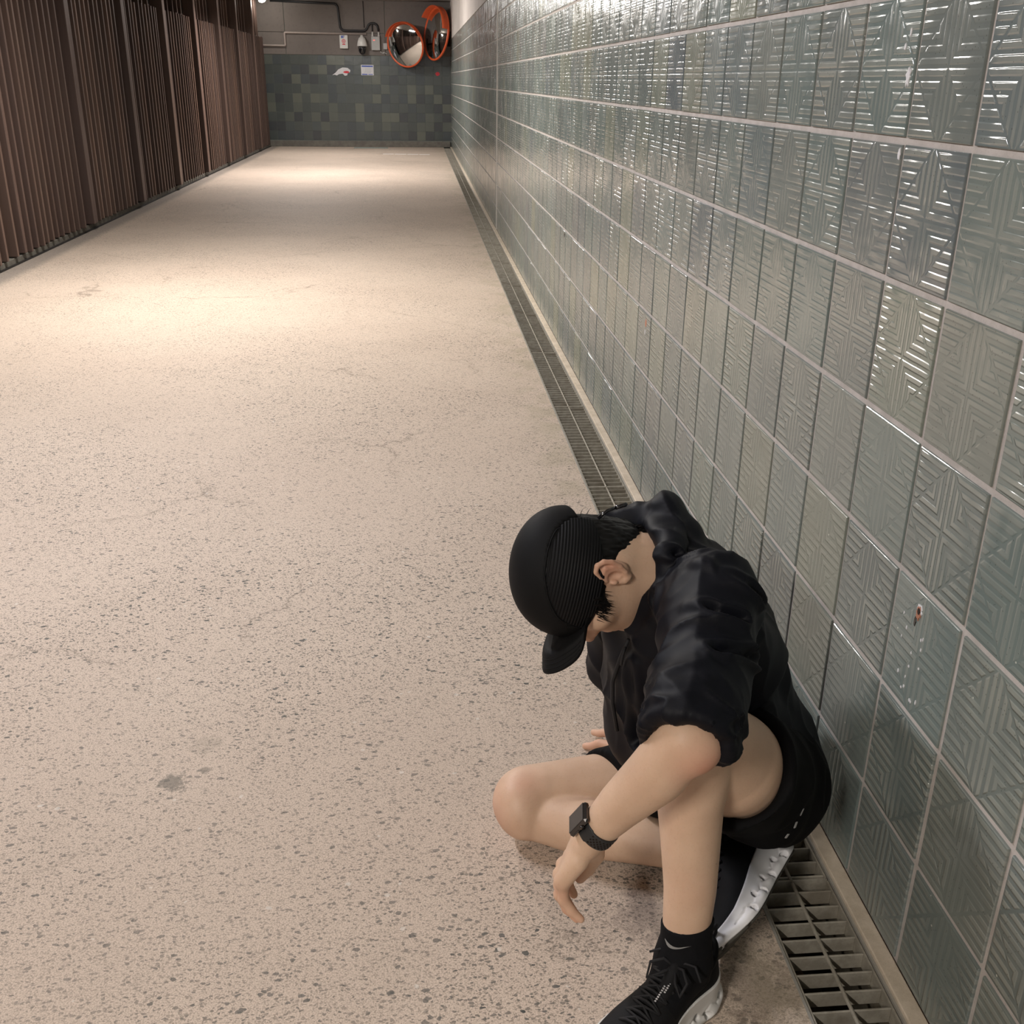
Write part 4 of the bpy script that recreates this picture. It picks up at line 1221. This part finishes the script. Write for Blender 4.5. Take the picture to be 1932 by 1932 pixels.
for pts, w_, dp in [
    ([(-.37, -.70, .70), (-.33, -.74, .70), (-.29, -.75, .675), (-.26, -.74, .64)], .008, .010),
    ([(-.39, -.72, .60), (-.375, -.77, .635), (-.345, -.80, .655), (-.31, -.80, .64)], .007, .009),
    ([(-.42, -.80, .56), (-.40, -.84, .60), (-.36, -.86, .625), (-.31, -.83, .60), (-.26, -.78, .55)], .007, .009),
    ([(-.44, -.86, .53), (-.42, -.89, .58), (-.39, -.90, .60)], .006, .007),
    ([(-.40, -.66, .60), (-.385, -.70, .55), (-.36, -.76, .50), (-.33, -.80, .50)], .012, .014),
    ([(-.38, -.62, .66), (-.34, -.66, .68), (-.30, -.66, .66)], .006, .008),
    ([(-.33, -.50, .73), (-.30, -.55, .70), (-.27, -.60, .66)], .007, .010),
    ([(-.40, -.48, .70), (-.37, -.52, .71), (-.34, -.56, .70)], .006, .009),
    ([(-.43, -.62, .46), (-.42, -.62, .38), (-.40, -.60, .30)], .010, .010),
    ([(-.10, -.70, .40), (-.14, -.74, .33), (-.20, -.76, .28)], .009, .010),
    ([(-.06, -.66, .34), (-.09, -.70, .28), (-.14, -.73, .24)], .008, .009)]:
    d += crease(Vj, pts, w_*.85, dp*1.35)
Vj = Vj + Nj*d[:, None]
Vj[:, 0] = np.minimum(Vj[:, 0], -.006)
jacket = np_obj('jacket', Vj, Fj, M['jacket'], person)
tag(jacket, 'black hooded windbreaker with the left sleeve rolled to the elbow')
# zip running down the front
mb = MB()
zp = [A3(-.430, -.612, .505), A3(-.4385, -.598, .46), A3(-.446, -.585, .41), A3(-.442, -.575, .36), A3(-.430, -.57, .30)]
mb.tube(zp, .0035, 6); mb.tube([A3(-.436, -.618, .495), A3(-.440, -.622, .478), A3(-.441, -.620, .462)], .0022, 6)
mb.build('zip', M['lace'], jacket, True)
# ------------------------------------------------------------------ shorts
K = SDF((-.50, -.92, .02), (.0, -.30, .48), .0036)
tl = (knee_l - hip_l)/np.linalg.norm(knee_l - hip_l); tr = (knee_r - hip_r)/np.linalg.norm(knee_r - hip_r)
K.cone(hip_l + A3(.0, .0, .015), hip_r + A3(0, 0, .025), .092, .090, .03)
K.cone(A3(-.160, -.585, .215), A3(-.16, -.46, .21), .096, .096, .02)
pl = (lerp(hip_l, knee_l, .60) + A3(0, 0, 0), tl)
K.cone(hip_l + A3(0, 0, .004), lerp(hip_l, knee_l, .68) + A3(.006, .0, -.028), .100, .100, .02, plane=pl)
K.cone(A3(-.170, -.645, .200), A3(-.200, -.685, .225), .078, .072, .02)
K.cone(A3(-.155, -.60, .18), A3(-.155, -.52, .175), .070, .07, .02)
pr_ = (lerp(hip_r, knee_r, .62), tr + A3(0, -.45, .25))
K.cone(hip_r + A3(0, 0, .01), lerp(hip_r, knee_r, .80) + A3(.0, .008, -.020), .084, .064, .02, plane=pr_)
K.cone(A3(-.20, -.55, .19), A3(-.335, -.55, .155), .08, .050, .02)
K.cone(lerp(hip_l, knee_l, .68) + A3(0, 0, -.022), knee_l, .090, .070, .006, op='sub')
Vk, Fk = K.mesh(); Vk = relax(Vk, Fk, 2); Nk = vnormals(Vk, Fk)
dk_ = (fold_field(Vk, (-.3, -.3, -1), 16, .3, 21) - .35)*.008
Vk = Vk + Nk*dk_[:, None]; Vk[:, 0] = np.minimum(Vk[:, 0], -.005); Vk[:, 2] = np.maximum(Vk[:, 2], .012)
shorts = np_obj('shorts', Vk, Fk, M['shorts'], person)
tag(shorts, 'loose black running shorts with three small reflective dashes')

from mathutils.bvhtree import BVHTree
def bvh(V, F): return BVHTree.FromPolygons([tuple(v) for v in V], [tuple(int(i) for i in f) for f in F])
bk = bvh(Vk, Fk); bj = bvh(Vj, Fj)
def on_cloth(b, p, off=.0015):
    loc, n, i, d_ = b.find_nearest(Vector(p)); return loc, n
mb = MB()
def side_hit(x, z):
    best = None
    for b_ in (bk, bj):
        h = b_.ray_cast(Vector((x, -1.0, z)), Vector((0, 1, 0)))
        if h[0] is not None and (best is None or h[3] < best[2]): best = (h[0], h[1], h[3])
    return best[0], best[1]
for (x1, z1), (x2, z2) in (((-.162, .270), (-.163, .255)), ((-.168, .241), (-.169, .228)), ((-.178, .216), (-.181, .207))):
    a, n1 = side_hit(x1, z1); b_, n2 = side_hit(x2, z2); t = (b_ - a).normalized(); w = n1.cross(t).normalized()*.0019; o_ = n1*.0012
    V8 = [a-w+o_, a+w+o_, b_+w+o_, b_-w+o_, a-w-o_, a+w-o_, b_+w-o_, b_-w-o_]
    mb = MB(); mb.add(V8, [(0, 1, 2, 3), (4, 7, 6, 5), (0, 4, 5, 1), (1, 5, 6, 2), (2, 6, 7, 3), (3, 7, 4, 0)])
    mb.build('reflective_dash', M['reflect'], shorts)

# ------------------------------------------------------------------ socks
G = SDF((-.52, -1.04, .02), (-.28, -.80, .22), .0024)
st = lerp(knee_l, ank_l, .83) + A3(.002, .002, 0); sd = (knee_l - ank_l)/np.linalg.norm(knee_l - ank_l)
G.cone(ank_l + A3(0, 0, .01), st + sd*.03, .0385, .0405, .0, plane=(st + sd*.004, sd + A3(-.16, 0, 0)))
G.cone(ank_l, ank_l + A3(.015, .015, -.055), .038, .030, .02); G.cone(ank_l + A3(-.004, -.004, -.012), ank_l + A3(-.085, -.085, -.064), .038, .026, .02)
Vs, Fs = G.mesh(); Vs = relax(Vs, Fs, 1); Ns = vnormals(Vs, Fs)
Vs = Vs + Ns*((fold_field(Vs, (1, -1, 0), 40, .3, 31) - .4)*.0016)[:, None]
sock = np_obj('sock', Vs, Fs, M['sock'], person); tag(sock, 'black crew sock with a small grey swoosh near its top')
bs = bvh(Vs, Fs)
# swoosh on the front of the sock
def swoosh():
    top = []; bot = []
    for k in range(15):
        t = k/14
        x = .034*t
        yb = -.0075*math.sin(math.pi*min(1, t*1.9)*.5)*(1-t)**.6*1.1 if t > 0 else 0
        top.append((x, .0060*(1-t)**5 - .0012*math.sin(math.pi*min(1, t*1.35)) - .0008))
        bot.append((x, .0060*(1-t)**14 - .0050*math.sin(math.pi*min(1, (t+.01)**.5))**.8*(1-t*.35) - .0008))
    top[-1] = bot[-1] = (.036, -.0012)
    return top, bot
tp, bt = swoosh()
vdir = Vector(camR[:, 2]); org = st - sd*.012
S_r = Vector((.997, -.07, .0)).normalized(); S_u = Vector(sd)
def sock_pt(x, y):
    base = Vector(org) + S_r*(x - .030) + S_u*(y + .36*(x - .01) - .001) + Vector((-.02, -.12, .0))
    h = bs.ray_cast(base, Vector((.12, 1, 0)).normalized())
    return (h[0] + h[1]*.0006) if h[0] else base
mb = MB(); n = len(tp)
Vv = [sock_pt(*p) for p in tp] + [sock_pt(*p) for p in bt]
mb.add(Vv, [(i, i+1, n+i+1, n+i) for i in range(n-1)])
mb.build('logo', simple('grey_woven_logo', (.26, .26, .255), .7), sock)
G = SDF((-.38, -.80, .02), (-.16, -.56, .15), .0026)
G.cone(ank_r, ank_r + A3(-.05, -.09, -.012), .042, .036, .02); G.cone(ank_r + A3(-.02, .01, 0), ank_r + A3(.03, -.02, 0), .040, .040, .01)
Vs2, Fs2 = G.mesh(); sock2 = np_obj('sock', relax(Vs2, Fs2, 1), Fs2, M['sock'], person); tag(sock2, 'black sock on the folded leg')

# ------------------------------------------------------------------ shoes (local: x heel to toe, y to the left, z up)
def w_of(x):   # half width of the sole
    t = np.clip(x/.292, 0, 1)
    w = .0375 + .0145*np.exp(-((t-.70)/.22)**2) - .004*np.exp(-((t-.40)/.13)**2) + .002*np.exp(-((t-.1)/.1)**2)
    endh = np.sqrt(np.clip(1 - np.clip((.052 - x)/.052, 0, 1)**2, 0, 1)); endt = np.sqrt(np.clip(1 - np.clip((x - .212)/.080, 0, 1)**2.3, 0, 1))
    return w*endh*endt
def shoe_parts(side):
    """side=+1 left foot, -1 right foot"""
    cy = lambda x: -side*.010*np.sin(np.clip(x/.292, 0, 1)*math.pi*.9) - side*.004*(x/.29)
    topz = lambda x: .054 - .018*np.clip((x-.08)/.15, 0, 1) + .006*np.clip((x-.24)/.05, 0, 1)**2
    botz = lambda x: .022*np.clip((x-.20)/.092, 0, 1)**2 + .010*np.clip((.035-x)/.035, 0, 1)**2
    out = []
    G = SDF((-.02, -.075, -.008), (.31, .075, .07), .0016)
    def mid(P):
        x, y, z = P[..., 0], P[..., 1], P[..., 2]
        flare = .0055*np.clip(1 - (z - botz(x))/.03, 0, 1) + .004*np.exp(-((z - botz(x) - .012)/.006)**2)
        wv = .0016*np.sin(x*150)*np.exp(-((z-botz(x)-.016)/.010)**2)
        dl = np.abs(y - cy(x)) - (w_of(x)*(1 + .02) + flare*np.where(w_of(x) > .015, 1, .3) + wv)
        ends = np.maximum(-.006 - x, x - .292)
        return np.maximum(np.maximum(dl, ends), np.maximum(z - topz(x), botz(x) + .004 - z))
    G.put(mid, (-.02, -.07, -.005), (.31, .07, .06))
    for q in (-1, 1):
        for i, x in enumerate((.026, .064, .084, .118, .136, .168, .186, .214)):
            xx = A3(x, float(cy(x)) + q*(float(w_of(x)) + .004), 0)
            zz = float(botz(x)) + (.022 if i % 2 == 0 else .013)
            rx = (.0045, .006) [i % 2]
            a = A3(xx[0] - rx*.5, xx[1] + q*.006, zz); b = A3(xx[0] + rx*.5, xx[1] - q*.022, zz)
            G.cone(a, b, .0060, .0052, .001, op='sub')
        # channel between the cushion pods and the upper foam
        for i in range(7):
            x0 = .020 + i*.033; x1 = x0 + .016
            z0 = float(botz(x0)) + .029 - i*.0012; z1 = float(botz(x1)) + .018
            yy = lambda x: float(cy(x)) + q*(float(w_of(x))*1.02 + .0022)
            G.cone((x0, yy(x0), z0), (x1, yy(x1), z1), .0020, .0020, .0, op='sub'); G.cone((x1, yy(x1), z1), (x1 + .017, yy(x1 + .017), z0 - .001), .0018, .0018, .0, op='sub')
    V, F = G.mesh(); out.append(('midsole', relax(V, F, 1), F))
    G = SDF((-.02, -.075, -.008), (.31, .075, .05), .0022)
    def outs(P):
        x, y, z = P[..., 0], P[..., 1], P[..., 2]
        dl = np.abs(y - cy(x)) - (w_of(x) + .001)
        gap = .004 - np.abs(((x*1.0 + .004*np.sin(y*160)) % .036) - .018)          # slots between the rubber pads
        g2 = .004 - np.abs(y - cy(x))
        return np.maximum(np.maximum(np.maximum(dl, np.maximum(.0 - x, x - .286)), np.maximum(z - botz(x) - .0055, botz(x) - z)), np.maximum(gap, np.where(x < .2, g2, -1)))
    G.put(outs, (-.02, -.07, -.005), (.31, .07, .03)); V, F = G.mesh(); out.append(('outsole', V, F))
    # upper
    G = SDF((-.02, -.075, .015), (.31, .075, .13), .0020)
    def up(P):
        x, y, z = P[..., 0], P[..., 1], P[..., 2]
        t = np.clip(x/.285, 0, 1)
        hh = np.interp(t, [0, .06, .18, .30, .38, .5, .65, .8, .92, 1.0], [.094, .104, .096, .098, .106, .092, .074, .062, .052, .038])
        ww = (w_of(np.clip(x, .004, .288)) - .0005)
        z0 = topz(x) - .012
        zr = np.clip((z - z0)/np.maximum(hh - z0, .01), -1, 2)
        prof = np.sqrt(np.clip(1 - np.clip(zr, 0, 1)**2.6, 0, 1))
        nar = np.interp(t, [0, .3, .6, 1], [.80, .78, .98, 1.0])
        wz = ww*(1 - (1 - nar)*np.clip(zr, 0, 1))*prof
        d = np.abs(y - cy(x)*(1 - .2*np.clip(zr, 0, 1))) - wz
        return np.maximum(np.maximum(d*.7, z - hh), np.maximum(z0 - .004 - z, np.maximum(-x - .002, x - .288)))
    G.put(up, (-.02, -.07, .02), (.31, .07, .12))
    G.ell((.062, 0, .118), (.048, .031, .052), k=.006, op='sub')
    V, F = G.mesh(); V = relax(V, F, 3); out.append(('upper', V, F))
    V2 = V
    # collar roll
    mb = MB(); P = []
    for k in range(33):
        a = 2*math.pi*k/32; P.append(A3(.062 + .047*math.cos(a), .0305*math.sin(a), .0975 + .006*math.cos(a)**2 + (.006 if math.cos(a) < -.6 else 0)))
    mb.tube(P, .0042, 8, cap=False); out.append(('collar', mb))
    # tongue
    mb = MB(); mb.tube([(.150, -.0, .078), (.125, 0, .095), (.108, 0, .110), (.100, 0, .124)], [.010, .012, .012, .006], 10); out.append(('tongue', mb))
    # laces with a bow
    zt = lambda x: float(np.interp(x/.285, [.34, .38, .5, .65, .8], [.106, .108, .094, .0765, .063])) + .0015
    mb = MB()
    xs = [.112, .128, .144, .160, .176, .192]
    for i, x in enumerate(xs):
        w = .022; c0 = float(cy(x))*.85
        edge = lambda q, x_: A3(x_, c0 + q*w, zt(x_) - .0075)
        mb.tube([edge(-1, x), A3(x, c0 - w*.5, zt(x) - .0002), A3(x, c0, zt(x) + .0022), A3(x, c0 + w*.5, zt(x) - .0002), edge(1, x)], .0021, 6)
        if i < len(xs) - 1:
            x2 = xs[i+1]
            for q in (-1, 1):
                mb.tube([edge(q, x), A3((x+x2)/2, c0, zt((x+x2)/2) + .0032), edge(-q, x2)], .0020, 6)
    k0 = A3(.106, 0, zt(.106) + .008)
    mb.lathe([(0, -.005), (.005, -.003), (.006, 0), (.005, .003), (0, .005)], k0, (1, 0, 0), 10)
    for q in (-1, 1):
        mb.tube([k0, k0 + A3(.006, q*.016, .010), k0 + A3(.018, q*.030, .004), k0 + A3(.030, q*.027, -.012), k0 + A3(.022, q*.014, -.004), k0], .0023, 6)
        mb.tube([k0, k0 + A3(-.006, q*.012, .010), k0 + A3(-.010, q*.026, .010), k0 + A3(.002, q*.042, .002)], [.0021, .0021, .0021, .0016], 6)
    out.append(('laces', mb))
    # pull loop on the heel
    mb = MB(); mb.tube([(-.001, 0, .084), (-.009, 0, .095), (-.008, 0, .109), (.008, 0, .110)], .003, 6); out.append(('heel_loop', mb))
    # small white print on the lace guard
    mb = MB()
    for r_, (x0, yy) in enumerate(((.122, .0008), (.122, .0052))):
        rr2 = random.Random(40 + r_)
        for k in range(11 if r_ == 0 else 6):
            x = x0 + k*.0032; mb.box((x, yy - .0014, zt(x + .001) + .0034), (x + .0022, yy + .0014*(.6 + .4*rr2.random()), zt(x + .001) + .0046))
    out.append(('print', mb))
    return out
MATS = {'midsole': 'midsole', 'outsole': 'outsole', 'upper': 'shoe', 'collar': 'cap', 'tongue': 'shoe', 'laces': 'lace', 'heel_loop': 'lace', 'print': 'paper'}
def place_shoe(side, origin, X, Z, label, midmat):
    X = np.array(X, float); X /= np.linalg.norm(X); Z = np.array(Z, float); Z -= X*(Z@X); Z /= np.linalg.norm(Z); Yv = np.cross(Z, X)
    Rm = np.stack([X, Yv, Z], 1); T = lambda V: (np.array(V)*1.06)@Rm.T + np.array(origin)
    first = None
    order = sorted(shoe_parts(side), key=lambda q: q[0] != 'upper')
    for prt in order:
        nm = prt[0]; mt = M[MATS[nm]] if nm != 'midsole' else midmat
        par = person if first is None else first
        if len(prt) == 3: o = np_obj(nm if first else 'shoe', T(prt[1]), prt[2], mt, par)
        else:
            prt[1].v = [tuple(q) for q in T(prt[1].v)]; o = prt[1].build(nm, mt, par, True)
        if first is None: first = o; tag(o, label)
    tag([c for c in first.children if c.name.startswith('midsole')][0], 'thick white foam sole with holes')
    return first
place_shoe(1, (-.318, -.846, .0), (-.71, -.70, 0), (0, 0, 1), 'black shoe planted on the floor at the bottom edge', M['midsole_used'])
place_shoe(-1, (-.112, -.626, .060), (-.62, -.765, -.05), (-.765, .60, .42), 'black shoe on its side under the seat, thick white sole facing the drain', M['midsole'])

# ------------------------------------------------------------------ watch
wc = lerp(elb_l, wr_l, .90); wd = (wr_l - elb_l)/np.linalg.norm(wr_l - elb_l)
wn = -np.array(right_)*.88 + up_*.30 + tow_*.15; wn = wn - wd*(wn@wd); wn /= np.linalg.norm(wn); ws = np.cross(wd, wn)
def ring(rin, rout, half, name, mat, par, nseg=72):
    V = []; F = []
    for k in range(nseg):
        a = 2*math.pi*k/nseg; dr = wn*math.cos(a)*.96 + ws*math.sin(a)*1.03
        hw_ = half*(1.0 if math.cos(a) < .6 else 1.15)
        for r, h in ((rin, -hw_), (rout - .0006, -hw_), (rout, -hw_ + .0015), (rout, hw_ - .0015), (rout - .0006, hw_), (rin, hw_)):
            V.append(wc + dr*r + wd*h)
    for k in range(nseg):
        for i in range(6): F.append((k*6+i, k*6+(i+1) % 6, ((k+1) % nseg)*6+(i+1) % 6, ((k+1) % nseg)*6+i))
    return link_mesh(name, V, F, mat, par, True)
Mw = Matrix([[*wd, 0], [*ws, 0], [*wn, 0], [0, 0, 0, 1]]).transposed(); Mw.translation = Vector(wc + wn*.0335)
mb = MB(); mb.box((-.0215, -.018, -.0058), (.0215, .018, .0042), bev=.0035, M=Mw)
watch = mb.build('wrist_watch', M['watchcase'], person, False); tag(watch, 'graphite square watch with a perforated black band on the left wrist')
mb = MB(); mb.box((-.0185, -.0152, .0038), (.0185, .0152, .0052), bev=.0012, M=Mw); mb.build('screen', M['gloss_black'], watch)
mb = MB(); sgn = 1 if (ws@tow_) > 0 else -1
mb.lathe([(0, 0), (.0034, 0), (.0034, .0018), (0, .0020)], Mw @ Vector((-.006, .018*sgn, -.001)), ws*sgn, 14)
mb.build('crown', M['watchcase'], watch, True)
mb = MB(); mb.box((.002, (.0178 if sgn > 0 else -.0186), -.0022), (.013, (.0186 if sgn > 0 else -.0178), .0006), bev=.0003, M=Mw); mb.build('side_button', M['gloss_black'], watch)
band = ring(.0272, .0302, .0110, 'band', M['watchband'], watch)
mb = MB()
for k in range(60):
    a = 2*math.pi*k/60
    if math.cos(a) > .55: continue
    dr = wn*math.cos(a)*.96 + ws*math.sin(a)*1.03
    for j in range(3):
        h = (-.0068 + .0068*j) + (.0034 if k % 2 else 0)
        if abs(h) > .009: continue
        mb.lathe([(0, .0), (.0015, .0)], wc + dr*.03035 + wd*h, dr, 8)
mb.build('perforation', M['hole'], band)
